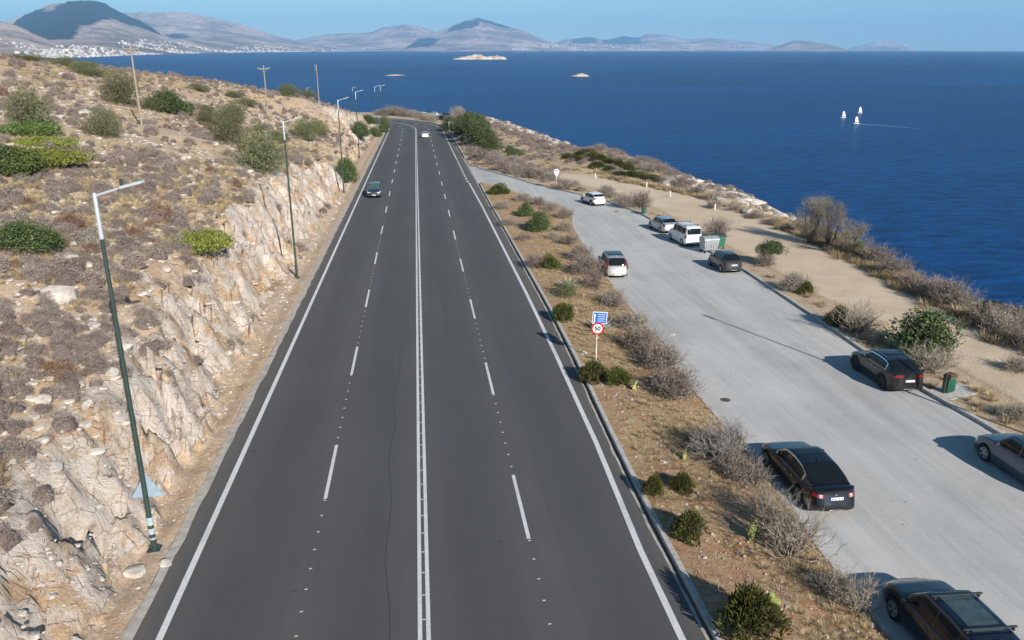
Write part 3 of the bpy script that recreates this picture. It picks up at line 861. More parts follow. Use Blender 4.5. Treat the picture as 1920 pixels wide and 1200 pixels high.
_rs = random.Random(5)
ORD = ('first second third fourth fifth sixth seventh eighth ninth tenth eleventh twelfth thirteenth fourteenth fifteenth sixteenth seventeenth eighteenth nineteenth twentieth '
       + ' '.join('twenty-' + q for q in 'first second third fourth fifth sixth seventh eighth ninth'.split())).split()
def seen_x(p):                         # how far right a ground point shows
    yw = R(-6.6440); dx_, dy_ = p[0] - 0.33, p[1]
    return (dx_ * math.cos(yw) + dy_ * math.sin(yw)) / (-dx_ * math.sin(yw) + dy_ * math.cos(yw))
def ranks(ps):
    o = sorted(range(len(ps)), key=lambda i: seen_x(ps[i])); r = [0] * len(ps)
    for k, i in enumerate(o): r[i] = k
    return [ORD[k] for k in r]
def shrub(kind, x, y, w, h=None, label=None, group=None, k=None, name=None, cat=None, z=None, mat=None, d=None):
    """one shrub, w metres across and h metres high"""
    k = _rs.randrange(3) if k is None else k
    nat = NAT[kind]
    h = h or w * nat; d = d or w
    nm = name or {'twig': 'dry_shrub', 'fuzzy': 'dry_shrub', 'juniper': 'juniper_bush', 'lentisk': 'evergreen_bush', 'olive': 'wild_olive_bush', 'mat': 'creeping_shrub', 'matg': 'creeping_shrub', 'cushion': 'cushion_shrub', 'fine': 'cushion_shrub', 'stone': 'stone', 'tuft': 'grass_tuft'}[kind]
    z = ground_z(x, y) - 0.03 if z is None else z
    if kind in ('fine', 'cushion') and x < 0:      # settle into sloping ground
        z = min(z, .35 * z + .65 * min(ground_z(x + .38 * w, y), ground_z(x + .2 * w, y - .32 * w)))
    sc = (w, d, h / nat)
    rz = _rs.uniform(0, 6.28) if abs(w - d) < 1e-6 else 0
    if kind in ('juniper', 'lentisk', 'olive'):
        o = empty(nm, (x, y, z), rz, sc)
        obj('foliage', P_[(kind, k)], o); obj('branches', P_[('inner', k)], o)
    else:
        me = P_[(kind, k)]
        if mat:
            key = (kind, k, mat)
            if key not in P_: P_[key] = me.copy(); P_[key].materials[0] = MATS[mat]
            me = P_[key]
        o = obj(nm, me, None, (x, y, z)); o.rotation_euler = (0, 0, rz); o.scale = sc
    return tag(o, label, cat or {'stone': 'rock', 'tuft': 'grass'}.get(kind, 'shrub'), group)

# ---------------------------------------------------------------- planting, one by one
# strip between highway and lay-by: evergreen bushes
for kind, p, w, h, lb in [
 ('juniper', (9.08, 17.42), 1.75, 1.4, 'large dark juniper bush beside the kerb at the bottom of the picture'),
 ('juniper', (9.01, 22.33), 1.2, 0.95, 'dark juniper bush in front of the large dry shrub behind the black saloon'),
 ('juniper', (8.58, 25.28), 0.75, 0.8, 'narrow dark juniper touching the kerb, left one of a pair'),
 ('juniper', (9.72, 25.42), 0.95, 0.7, 'half dead juniper with a brown side, right one of a pair'),
 ('juniper', (8.87, 37.04), 1.55, 0.95, 'dark juniper hummock just below the speed limit sign'),
 ('juniper', (9.96, 36.32), 1.35, 0.85, 'juniper joined to the right of the hummock below the speed limit sign'),
 ('juniper', (9.11, 47.39), 1.35, 1.05, 'round dark juniper left of the blue direction sign by the kerb'),
 ('olive', (10.34, 52.82), 1.9, 1.2, 'olive green bush with an agave growing through it'),
 ('juniper', (10.5, 61.3), 1.7, 1.1, 'juniper half brown and half green opposite the grey estate car'),
 ('fuzzy', (9.45, 62.18), 1.8, 1.1, 'brown dry shrub merged with a green juniper by the kerb'),
 ('lentisk', (12, 77.21), 2.7, 1.9, 'dense bright green bush in the middle of the narrow planted strip'),
 ('lentisk', (11.82, 85.92), 2.0, 1.5, 'smaller green bush behind the dense bright green one'),
 ('juniper', (10.73, 103.1), 2.9, 1.3, 'rounded yellow green bush at the far tip of the planted strip')]:
    shrub(kind, p[0], p[1], w, h, lb, None)
# strip: dry shrubs along the lay-by
for kind, p, w, h, lb in [
 ('twig', (11.84, 20.8), 2.3, 1.9, 'big twiggy grey shrub reaching over the lay-by kerb behind the black saloon'),
 ('twig', (11.87, 22.96), 1.7, 1.5, 'grey brown shrub against the rear left corner of the black saloon'),
 ('fuzzy', (12.32, 25.85), 1.7, 1.0, 'low brown shrub beside the front wheel of the black saloon'),
 ('twig', (12.53, 18.07), 1.7, 1.2, 'dark grey shrub touching the front of the roof rack car'),
 ('twig', (12.04, 18.88), 1.2, 0.8, 'small grey shrub left of the one touching the roof rack car'),
 ('fuzzy', (12.3, 34.55), 2.3, 1.3, 'silvery brown shrub at the lay-by edge right of the prickly pear'),
 ('fuzzy', (12.84, 38.01), 2.2, 1.4, 'wide brown shrub on the lay-by edge level with the speed sign foot'),
 ('fuzzy', (12.58, 41.03), 2.1, 1.4, 'brown shrub right behind the speed limit sign'),
 ('fuzzy', (12.94, 45.13), 2.0, 1.1, 'low brown shrub behind the blue direction sign'),
 ('fuzzy', (13.01, 50.19), 1.9, 1.1, 'brown shrub at the lay-by edge below the grey estate car'),
 ('twig', (12.9, 54.67), 2.2, 1.5, 'tall brown shrub touching the rear of the grey estate car'),
 ('fuzzy', (12.93, 58.68), 2.4, 1.6, 'wide brown shrub against the side of the grey estate car'),
 ('fuzzy', (13.62, 63.76), 2.1, 1.4, 'brown shrub at the front wheel of the grey estate car'),
 ('fuzzy', (13.69, 70.27), 1.8, 1.0, 'small brown shrub ahead of the grey estate car'),
 ('fuzzy', (14.59, 76.59), 1.7, 1.1, 'small brown shrub beside the pale bare kerb bend'),
 ('fuzzy', (15.83, 84.03), 1.9, 1.2, 'round grey shrub in the bend of the lay-by kerb'),
 ('fuzzy', (15.12, 89.03), 1.9, 1.1, 'round brown shrub behind the bright green bush'),
 ('fuzzy', (14.23, 92.99), 2.0, 1.1, 'round mauve shrub at the back of the planted strip'),
 ('fuzzy', (12.89, 96.47), 2.2, 1.1, 'mauve grey shrub behind the smaller green bush'),
 ('fuzzy', (9.71, 91.27), 2.0, 1.0, 'low grey shrub near the kerb beside the bright green bush'),
 ('fuzzy', (9.49, 81.07), 2.0, 0.7, 'flat brown shrub near the kerb below the grey one'),
 ('fuzzy', (10.13, 73.2), 1.8, 0.6, 'flat dry shrub on the yellow grass of the strip'),
 ('fuzzy', (12.68, 72.86), 1.5, 0.8, 'little brown shrub under the bright green bush')]:
    shrub(kind, p[0], p[1], w * 1.12, h, lb, 'dry shrubs on the strip beside the lay-by')
# the pale bare tree-like shrub
def twig_mesh(seed, mat, **kw):
    rng = np.random.default_rng(seed)
    return mesh_np('branches', *twigs(rng, **kw), mat)
p = (12.13, 27.65)
sh = empty('bare_shrub', (p[0], p[1], ground_z(*p)))
b1 = obj('branches', twig_mesh(301, 'silver_twig', stems=46, height=1.9, spread=1.45, depth=3, kids=(3, 3, 3), r0=0.030, curl=.5, base=.15), sh)
fo = obj('foliage', mesh_np('foliage', *leafy(302, 900, 0.035, 0.9, 7, 0.25), 'olive_green'), sh, (0.85, 0.35, 0.15))
tag(sh, 'big bare silver grey shrub with a few green leaves on its right side', 'shrub')
# headland, near the kerb
for kind, p, w, h, lb in [
 ('twig', (26.22, 42.6), 3.2, 1.9, 'wide grey brown shrub in front of the black crossover, dark green at its left'),
 ('juniper', (26.05, 44.34), 1.6, 1.1, 'dark green bush merged into the left of the wide grey shrub'),
 ('twig', (26.67, 35.89), 3.3, 1.5, 'broad dry shrub beside the roof of the black crossover'),
 ('fuzzy', (27.01, 52.41), 2.3, 1.3, 'round dry shrub between the small tree and the kerb'),
 ('juniper', (27.4, 51.63), 1.2, 0.8, 'small yellow green bush on the right of a round dry shrub'),
 ('fuzzy', (28.03, 59.94), 1.7, 1.3, 'thin dry shrub round the trunk of the small green tree'),
 ('fuzzy', (28.09, 70.81), 2.6, 2.0, 'tall dry shrub behind the grey waste container'),
 ('fuzzy', (24.31, 90.81), 2.6, 1.6, 'broad grey shrub right behind the white hatchback'),
 ('fuzzy', (26.17, 90.55), 2.6, 1.8, 'grey green shrub next to the far little waste bin'),
 ('fuzzy', (24.27, 100.26), 2.6, 1.3, 'low brown shrub behind the roof of the white hatchback'),
 ('fuzzy', (19.94, 106.83), 2.8, 1.4, 'grey shrub at the foot of the far round sign'),
 ('fuzzy', (31.15, 35.48), 1.6, 0.8, 'straw coloured shrub at the right edge on the sandy path'),
 ('fuzzy', (26.88, 29.91), 1.5, 0.8, 'dry shrub at the right edge above the blue grey car')]:
    shrub(kind, p[0], p[1], w, h, lb, 'shrubs between kerb and sandy path')
p = (28.09, 38.54)
shrub('lentisk', p[0], p[1], 3.9, 2.5, 'large glossy dark green bush behind the black crossover', None, 1)
# brow of the headland: dry shrubs and tamarisks
BROW_SHRUBS = [((35.63, 106.75), 4.0, 1.7), ((34.73, 110.8), 3.2, 1.4), ((35.62, 99.62), 3.0, 1.2), ((35.44, 95.08), 2.6, .8), ((35.55, 86.24), 3.0, 1.1),
 ((35.61, 81.35), 2.4, .8), ((36.02, 77.49), 2.4, .8), ((36.24, 73.97), 2.6, 1.0), ((37.2, 72.74), 3.2, 1.8), ((36.91, 68.89), 3.0, 1.5), ((37.16, 63.56), 3.2, 1.9), ((36.91, 59.54), 3.0, 1.7),
 ((35.93, 55.7), 3.2, 1.7), ((35.3, 52.54), 3.0, 1.6), ((35.07, 50.21), 2.8, 1.5), ((35.04, 47.63), 3.0, 2.0), ((35.23, 46.34), 2.8, 1.9), ((34.7, 43.24), 2.6, 1.5), ((34.14, 41.19), 2.6, 1.6),
 ((33.73, 39.47), 2.4, 1.5), ((33.55, 38.21), 2.2, 1.4), ((36.16, 43.28), 2.4, 1.3), ((35.64, 41.2), 2.4, 1.4), ((34.61, 120.18), 3.4, 1.6), ((33.82, 88.73), 2.4, 1.0)]
for i, ((px_, w, h), rk_) in enumerate(zip(BROW_SHRUBS, ranks([q[0] for q in BROW_SHRUBS]))):
    shrub(['fuzzy', 'twig', 'fuzzy'][i % 3], px_[0] + .5, px_[1], w * .85, h * .9, rk_ + ' dry shrub from the left in the row along the seaward edge', 'dry shrubs along the seaward edge')
for p, w, h, lb in [((36.95, 45.26), 2.2, .8, 'flat dark green bush on the cliff edge by the small white post'), ((37.62, 44.23), 2.6, .9, 'flat dark green bush on the cliff edge at the right of the picture'), ((36.92, 61.71), 1.6, 1.4, 'light green bush at the foot of the tamarisks')]:
    shrub('juniper' if w > 2 else 'olive', p[0], p[1], w, h, lb)
def tamarisk(p, h, w, seed, lb):
    rng = np.random.default_rng(seed)
    t = empty('tamarisk_tree', (p[0], p[1], ground_z(*p)))
    m = MB()
    tips = []
    for i in range(5):
        a = rng.uniform(0, 6.28); q = Vector((math.cos(a), math.sin(a), 0))
        pts = [Vector((0, 0, -.2)), q * .18 * w + Vector((0, 0, h * .3)), q * .28 * w + Vector((0, 0, h * .62)), q * .46 * w * rng.uniform(.5, 1) + Vector((0, 0, h * .85))]
        m.tube(pts, [.09, .07, .045, .015], 6); tips += pts[1:]
    m.build('trunk', 'bark', t, smooth=True)
    parts = []
    cl = [Vector((rng.normal(0, .26) * w, rng.normal(0, .26) * w, h * rng.uniform(.18, .9))) for _ in range(13)]
    for c in tips + cl:
        n = 300; sg_ = rng.uniform(.07, .13); v = rng.normal(0, 1, (n, 3)) * [w * sg_, w * sg_, h * .07] + np.array(c)
        parts.append(leaves(rng, v, rng.normal(0, 1, (n, 3)), 0.055, .5, .2))
        tw = twigs(rng, 6, h * .34, w * .30, 2, (3, 2), .010); parts.append((tw[0] + np.array(c) - [0, 0, h * .10], tw[1]))
    obj('crown', mesh_np('crown', *join_np(parts), 'tamarisk_leaf'), t)
    tag(t, lb, 'tree')
tamarisk((35.89, 68.29), 4.5, 2.8, 401, 'tall feathery grey brown tamarisk on the cliff edge, left one of three')
tamarisk((36.54, 65.85), 4.3, 2.6, 402, 'tall feathery grey brown tamarisk on the cliff edge, middle one of three')
tamarisk((36.85, 63.17), 2.9, 2.6, 403, 'shorter feathery tamarisk on the cliff edge, right one of three')
# small round tree
p = (28.45, 60.26)
t_ = empty('round_crowned_tree', (p[0], p[1], ground_z(*p)))
MB().tube([(0, 0, -.1), (.05, 0, .5), (.12, .02, 1.0), (.1, .1, 1.5)], [.06, .05, .045, .02], 7).tube([(.08, 0, .7), (-.25, .1, 1.2), (-.5, .1, 1.5)], [.035, .025, .01], 6).tube([(.1, 0, .9), (.5, -.1, 1.4), (.7, 0, 1.6)], [.035, .025, .01], 6).build('trunk', 'bark', t_, smooth=True)
cr = obj('crown', mesh_np('crown', *leafy(410, 7000, .024, .62, 22, .25), 'lentisk_green'), t_, (.15, 0, .95)); cr.scale = (2.7, 2.5, 2.0)
tag(t_, 'small round crowned green tree standing on the sandy headland', 'tree')
# oleander bank by the bend
OLE = [((9.66, 224.92), 6.5, 3.6), ((10.96, 205.12), 6.5, 4.2), ((12.44, 194.64), 6.5, 4.4), ((12.86, 182.38), 6.0, 4.2), ((13.79, 172.72), 5.5, 3.8), ((14.51, 165.18), 5.0, 3.4), ((14.56, 156.18), 4.2, 2.6), ((14.34, 219.94), 6, 4.0), ((15.1, 194.22), 5.4, 3.8)]
for (p, w, h), rk_ in zip(OLE, ranks([q[0] for q in OLE])):
    shrub('lentisk', p[0], p[1], w, h, rk_ + ' oleander from the left in the thicket beside the bend', 'oleander thicket beside the bend', name='oleander_bush')
# dry shrubs around the thicket and along the far lay-by entrance
FARK = [((11.86, 144.73), 3.6, 2.0), ((13.05, 136.73), 3.6, 1.8), ((14.12, 128.79), 3.4, 1.8), ((15.48, 124.31), 3.4, 1.8), ((16.76, 120.11), 3.2, 1.6), ((18.33, 118.6), 3.2, 1.5), ((10.38, 155.76), 3.0, 1.7), ((16.77, 139.56), 3.0, 1.3),
 ((14.51, 147.14), 3.2, 1.5), ((19.75, 115.9), 2.6, 1.2), ((17.55, 136.07), 2.8, 1.1), ((10.92, 147.67), 2.6, 1.2)]
for (p, w, h), rk_ in zip(FARK, ranks([q[0] for q in FARK])):
    shrub('fuzzy', p[0], p[1], w, h, rk_ + ' dry shrub from the left beyond the far end of the lay-by kerb', 'dry shrubs beyond the far lay-by kerb')
for p, w, h, lb in [((18.44, 149.45), 3.0, 1.3, 'small dark green bush below the oleander thicket'), ((17.82, 154.63), 2.4, 1.3, 'small green bush at the right end of the oleander thicket')]:
    shrub('lentisk', p[0], p[1], w, h, lb)
HDB = [(29.92, 134.7), (30.43, 131.23), (31.34, 128.57), (32.1, 125.47), (32.97, 122.77), (28.79, 126.2), (29.69, 121.82), (30.64, 117.86), (32.19, 117.47), (29.69, 138.95), (35.16, 120.78), (32.82, 115.28), (33.71, 112.19), (29.34, 141.91), (27.11, 134.47), (26.25, 138.76)]
for p, rk_ in zip(HDB, ranks(HDB)):
    shrub('juniper', p[0], p[1], 1.9 + _rs.random() * 1.5, 0.6 + .5 * _rs.random(), rk_ + ' dark green bush from the left among the rocks of the headland slope', 'dark bushes on the rocky headland slope')
for k in range(60):                   # skyline shrubs
    u = _rs.random(); j = u * 11; a = BROW[4 + int(j)]; b = BROW[5 + int(j)]; q = a + (b - a) * (j % 1)
    x, y = q[0] - 2 + _rs.uniform(-3.5, 3.5), q[1] + _rs.uniform(-2, 2)
    if y > 120: shrub('fuzzy', x, y, _rs.uniform(1.8, 3.6), _rs.uniform(.7, 1.4), 'brown dry shrub on the crest between oleander thicket and rocky slope', 'dry shrubs on the headland crest', mat='mauve_twig' if k % 3 else None)
# far side of the bend
BEND = [((-10.55, 315.55), 7, 2.6), ((-8.28, 313.1), 7, 3.4), ((-6.23, 310.33), 6, 3.0), ((-3.78, 304.44), 5, 2.4), ((-1.81, 300.31), 5, 2.0), ((1.05, 292.52), 4.5, 2.2), ((3.18, 281.88), 4.5, 2.2), ((4.7, 275.15), 4.5, 2.4), ((5.57, 265.84), 4, 2.2), ((-0.86, 307.77), 5, 2.2), ((15.68, 300.87), 6, 3.4), ((-13.67, 318.18), 6, 2)]
for (p, w, h), rk_ in zip(BEND, ranks([q[0] for q in BEND])):
    shrub('fuzzy', p[0], p[1], w, h, rk_ + ' dry shrub from the left on the verge beyond the bend', 'dry shrubs beyond the bend')
# hillside evergreens
for kind, p, w, h, lb in [
 ('olive', (-14.81, 79.99), 6.0, 3.8, 'biggest grey green bush on the hillside above the rock cutting'),
 ('olive', (-20.71, 93.07), 5.0, 3.2, 'rounded olive green bush left of and behind the biggest one'),
 ('olive', (-26.6, 124.3), 5.2, 2.6, 'olive green bush above the rounded one in the middle of the hillside'),
 ('olive', (-25.69, 106.69), 3.6, 2.2, 'smaller olive bush left in the group in the middle of the hillside'),
 ('olive', (-17.66, 132.65), 4.8, 3.4, 'green bush with a paler right side beside the second nearest lamp post'),
 ('olive', (-17.53, 151.71), 4.2, 2.8, 'pale green right half of the bush pair behind the lamp posts'),
 ('olive', (-18.87, 115.56), 3.4, 1.8, 'small olive bush between the biggest bush and the lamp post'),
 ('olive', (-35.66, 106.19), 5.6, 3.8, 'grey green dome shaped bush high on the hillside, left of the wooden pole'),
 ('lentisk', (-31.07, 109.44), 5.6, 2.6, 'dark green bush right of the foot of the wooden pole'),
 ('olive', (-32.57, 107.67), 3.8, 1.6, 'dull olive bush joined to the left of a dark green one'),
 ('olive', (-32.13, 73.75), 4.4, 3.0, 'silvery green bush at the left above the bright green mats'),
 ('olive', (-26.93, 75.1), 3.6, 2.4, 'lone green bush halfway between the silvery bush and the pole'),
 ('lentisk', (-25.69, 53.83), 3.0, 1.8, 'dark green bush cut off by the left edge beside the yellow mats'),
 ('lentisk', (-10.38, 119.32), 3.6, 3.2, 'dense green bush at the roadside foot of the third lamp post'),
 ('lentisk', (-19.14, 40.53), 3.6, 1.3, 'dark green leafy bush on the slope at the left edge'),
 ('olive', (-22.67, 122.09), 2.8, 1.2, 'dull green low bush between two larger ones'),
 ('olive', (-161.66, 907.12), 4.6, 2.4, 'round bush on the skyline at the wooden pole with cross arm'),
 ('olive', (-25.49, 172.17), 5.2, 2.4, 'round bush on the skyline right of the cross arm pole'),
 ('olive', (-24.07, 190.61), 5.0, 2.0, 'round bush on the skyline just left of the bare pole'),
 ('olive', (-36.9, 419.52), 6.0, 2.8, 'round bush on the skyline above the lamp heads'),
 ('lentisk', (-12.4, 182.69), 5.2, 3.0, 'bright green bush on the slope by the fourth lamp post'),
 ('lentisk', (-10.32, 208.42), 3.4, 2.2, 'green bush at the roadside just before the rock corner'),
 ('lentisk', (-12.87, 227.95), 5.4, 2.2, 'flat green bush under the rock corner at the bend'),
 ('lentisk', (-8.47, 223.79), 3.2, 4.0, 'narrow dark green bush at the rock corner of the bend')]:
    shrub(kind, p[0], p[1], w, h, lb)
UPH = [((-51.62, 140.72), 6.5, 1.4, 4), ((-54.8, 145.58), 5, 1.5, 3.5), ((-59.15, 150.18), 5.5, 1.6, 4), ((-65.27, 151.58), 8, 1.2, 4), ((-38.56, 154.35), 5, 1.2, 3.5), ((-33.5, 158.81), 4.6, 1.3, 3), ((-30.04, 154.11), 4.6, 1.4, 3), ((-30.77, 125.73), 2.6, .8, 2), ((-57.18, 154.48), 6, 1.2, 4)]
for (p, w, h, d), rk_ in zip(UPH, ranks([q[0] for q in UPH])):
    shrub('olive', p[0], p[1], w, h, rk_ + ' low olive bush from the left in the line across the upper hillside', 'low olive bushes on the upper hillside', d=d)
for kind, p, w, h, lb in [
 ('mat', (-13.31, 49.53), 4.2, 0.85, 'bright yellow green cushion plant spreading at the top edge of the rock cutting'),
 ('mat', (-25.42, 58.72), 6.0, .85, 'largest bright yellow green mat plant at the left of the hillside'),
 ('mat', (-28.12, 65.74), 4.8, .75, 'yellow green mat plant just above the largest one'),
 ('matg', (-30.86, 69.67), 4.8, .9, 'mid green mat plant under the silvery bush'),
 ('matg', (-25.82, 54.72), 5.0, 1.4, 'mid green mat left of the largest yellow one'),
 ('matg', (-12.48, 187.87), 4.6, .8, 'green creeping plant between the fourth lamp post and the road')]:
    shrub(kind, p[0], p[1], w, h, lb)
# large cushions one can pick out near the cutting
big = [((-12.05, 23.24), 2.0, .8), ((-11.53, 20.52), 1.3, .7), ((-11.12, 21.27), .7, .4), ((-11.19, 38.35), 1.5, .55), ((-12.26, 26.44), 1.7, .6), ((-12.24, 35.41), 2.3, .7), ((-12.68, 30.97), 1.6, .6), ((-10.6, 43.47), .8, .35),
 ((-14.55, 46.47), 1.9, .6), ((-12.94, 60.14), .9, .45), ((-14.49, 47.33), 1.5, .5), ((-12.76, 24.34), 1.6, .6), ((-13.93, 32.33), 1.3, .5), ((-13.62, 29.55), 2.2, .8), ((-14.57, 40.74), 1.9, .7), ((-13.7, 42.38), 1.6, .6), ((-15.15, 37.38), 1.3, .6), ((-17.5, 37.58), 1.9, .7),
 ((-16.05, 43.9), 1.4, .5), ((-14.56, 32.51), 1.5, .5), ((-13.13, 45.23), 2.6, .6), ((-12.79, 73.5), 1.8, .8), ((-10.65, 71.52), .8, .4), ((-14.89, 50.95), 1.4, .5)]
for i, ((p, w, h), rk_) in enumerate(zip(big, ranks([q[0] for q in big]))):
    shrub('fine', p[0], p[1], w * .85, h * .85, rk_ + ' large grey mauve cushion shrub from the left near the rock cutting' if i != 13 else 'rusty brown cushion shrub near the top of the rock cutting',
          'large cushion shrubs near the cutting' if i != 13 else None, mat='russet_twig' if i == 13 else None)

# ---------------------------------------------------------------- small growth: the nearest ones singly, the rest as stuff
def scatter(name, protos, P, sc, var, label, kind='stuff'):
    """ONE object that carries countless small pieces on points P; geometry nodes put a piece on each point"""
    me = bpy.data.meshes.new(name); n = len(P)
    me.vertices.add(n); me.vertices.foreach_set('co', np.asarray(P, np.float32).ravel())
    a = me.attributes.new('sc', 'FLOAT_VECTOR', 'POINT'); a.data.foreach_set('vector', np.asarray(sc, np.float32).ravel())
    rot = np.zeros((n, 3)); rot[:, 2] = np.random.default_rng(n).uniform(0, 6.283, n)
    a = me.attributes.new('rot', 'FLOAT_VECTOR', 'POINT'); a.data.foreach_set('vector', rot.astype(np.float32).ravel())
    a = me.attributes.new('var', 'INT', 'POINT'); a.data.foreach_set('value', np.asarray(var, np.int32))
    o = tag(obj(name, me), label, None, None, kind)
    ng = bpy.data.node_groups.new(name, 'GeometryNodeTree')
    ng.interface.new_socket('Geometry', in_out='INPUT', socket_type='NodeSocketGeometry')
    ng.interface.new_socket('Geometry', in_out='OUTPUT', socket_type='NodeSocketGeometry')
    N, L = ng.nodes, ng.links
    gi, go, jn = N.new('NodeGroupInput'), N.new('NodeGroupOutput'), N.new('GeometryNodeJoinGeometry')
    def at(nm, ty):
        q = N.new('GeometryNodeInputNamedAttribute'); q.data_type = ty; q.inputs['Name'].default_value = nm
        return [s for s in q.outputs if s.enabled and s.name == 'Attribute'][0]
    s_, r_, v_ = at('sc', 'FLOAT_VECTOR'), at('rot', 'FLOAT_VECTOR'), at('var', 'INT')
    for k, po in enumerate(protos):
        oi = N.new('GeometryNodeObjectInfo'); oi.inputs['Object'].default_value = po; oi.inputs['As Instance'].default_value = True
        cp = N.new('FunctionNodeCompare'); cp.data_type = 'INT'; cp.operation = 'EQUAL'
        ia = [s for s in cp.inputs if s.enabled and s.name == 'A'][0]; ib = [s for s in cp.inputs if s.enabled and s.name == 'B'][0]
        L.new(v_, ia); ib.default_value = k
        ip = N.new('GeometryNodeInstanceOnPoints')
        L.new(gi.outputs[0], ip.inputs['Points']); L.new(cp.outputs[0], ip.inputs['Selection']); L.new(oi.outputs['Geometry'], ip.inputs['Instance'])
        L.new(s_, ip.inputs['Scale']); e2r = N.new('FunctionNodeEulerToRotation'); L.new(r_, e2r.inputs[0]); L.new(e2r.outputs[0], ip.inputs['Rotation'])
        L.new(ip.outputs[0], jn.inputs[0])
    L.new(jn.outputs[0], go.inputs[0])
    md = o.modifiers.new('scatter', 'NODES'); md.node_group = ng
    return o
def rand_pts(rng, n, x0, x1, y0, y1, dens):
    """dens(x, y) in 0..1; denser sampling near the camera"""
    u = rng.uniform(0, 1, n); y = y0 + (y1 - y0) * u ** 1.35; x = rng.uniform(x0, x1, n)
    return x, y
def in_view(x, y, z, m=1.08):
    yw = R(-6.6440); pt = R(18.8563)
    dx_, dy_, dz_ = x - 0.33, y, z - CAM_H
    cx_ = dx_ * math.cos(yw) + dy_ * math.sin(yw); cy_ = -dx_ * math.sin(yw) + dy_ * math.cos(yw)
    dep = cy_ * math.cos(pt) - dz_ * math.sin(pt)
    return (dep > 1) & (np.abs(cx_) < dep * 0.643 * m) & (cy_ * math.sin(pt) + dz_ * math.cos(pt) > -dep * 0.402 * m)
rng = np.random.default_rng(77)
def hill_pts(n, ymax=235, xmax=-10.0, ymin=10):
    y = ymin + (ymax - ymin) * rng.uniform(0, 1, n) ** 1.4; x = -10.5 - rng.uniform(0, 1, n) ** 1.1 * (8 + y * 0.95)
    z, rk = hill_profile(x, y)
    m = in_view(x, y, z, 1.12) & (x < xmax)
    return x[m], y[m], z[m], rk[m]
# cushions
x, y, z, rk = hill_pts(22000)
dn = 0.5 + 0.9 * fbm(x * 0.09, y * 0.09, 0, 3, 91)
keep = (rk < 0.36) & (rng.uniform(0, 1, len(x)) < np.clip(dn + .35 * sstep(60, 35, y), .12, 1) * (.72 + .28 * sstep(60, 40, y))) & (hill_h(x, y) > 2.0)
x, y, z = x[keep], y[keep], z[keep]
far = np.hypot(x, y)
o_ = np.argsort(far); x, y, z, far = x[o_], y[o_], z[o_], far[o_]
w = rng.gamma(4, 0.135, len(x)) + 0.16 + 0.0010 * y; h = w * rng.uniform(.45, .75, len(x))
NI = 230
cgroup = 'small cushion shrubs scattered over the near hillside'
protos = []
for i in range(NI):
    k = i % 6 if i < 6 else _rs.randrange(6)
    o = shrub('cushion' if i < 6 or w[i] < 0.9 else 'fine', x[i], y[i], w[i], h[i] * .9, 'small twiggy cushion shrub among straw and stones on the near hillside', cgroup, k=k % 3, mat=[None, 'grey_twig'][k // 3], z=z[i] - .04)
    if i < 6: protos.append(o)
protos.append([o for o in COL.objects if o.name.startswith('cushion_shrub') and o.data.materials[0].name == 'russet_twig'][0])
m = slice(NI, None); var = rng.integers(0, 6, len(x) - NI); var[rng.uniform(0, 1, len(var)) < .035] = 6
dk = sstep(150, 240, far[m])
scatter('cushion_scrub', protos, np.stack([x[m], y[m], z[m] - .04], 1), np.stack([w[m], w[m], h[m] * 1.8], 1), var, 'countless low mauve and brown cushion shrubs across the hillside')
# straw tufts
tp = [shrub('tuft', *q, .6, .35, 'single straw coloured grass tuft on the hillside', 'grass tufts', k=k) for k, q in enumerate([(-13.17, 33.67), (-12.69, 42.09), (-16.98, 41.76)])]
x, y, z, rk = hill_pts(40000, 170)
dn = 0.55 + 1.2 * fbm(x * 0.07 + 9, y * 0.07, 0, 3, 95)
keep = (rk < 0.5) & (rng.uniform(0, 1, len(x)) < np.clip(dn, .05, 1))
x, y, z = x[keep], y[keep], z[keep]; s = rng.uniform(.35, 1.0, len(x))
scatter('dry_grass', tp, np.stack([x, y, z], 1), np.stack([s, s, s * .8], 1), rng.integers(0, 3, len(x)), 'dry straw grass between the shrubs of the hillside')
# stones of the hillside
gs = 'pale limestone boulders on the hillside'
sp = []
BLD = [((-15.91, 36.1), 1.5), ((-17.17, 40.95), 1.0), ((-16.34, 40.71), .7), ((-13.5, 43.78), .6), ((-13.33, 39.32), .6), ((-13.2, 27.67), .7), ((-12.1, 28.2), .6), ((-11.9, 27.43), .5), ((-12.02, 30.81), .7), ((-12.36, 33.61), .6), ((-33.87, 89.82), 1.6), ((-20.02, 41.79), .8), ((-15.28, 44.32), .5), ((-15.58, 31.68), .6)]
for i, ((p, w_), rk_) in enumerate(zip(BLD, ranks([q[0] for q in BLD]))):
    o = shrub('stone', p[0], p[1], w_, w_ * .55, rk_ + ' pale boulder from the left among the larger stones of the slope', gs, k=i % 3, z=None)
    if i < 3: sp.append(o)
x, y, z, rk = hill_pts(60000, 235)
keep = (hill_h(x, y) > 2) & (rng.uniform(0, 1, len(x)) < np.clip(.45 + 1.3 * fbm(x * 0.08 + 30, y * 0.08, 0, 3, 97), .05, 1) * .75 * (1 - .75 * sstep(.4, .8, rk)))
x, y, z = x[keep], y[keep], z[keep]; s = rng.gamma(1.8, .085, len(x)) + .05 + .0012 * y
scatter('hillside_stones', sp, np.stack([x, y, z - .02], 1), np.stack([s * 1.2, s, s * .8], 1), rng.integers(0, 3, len(x)), 'pale stones strewn over the hillside')
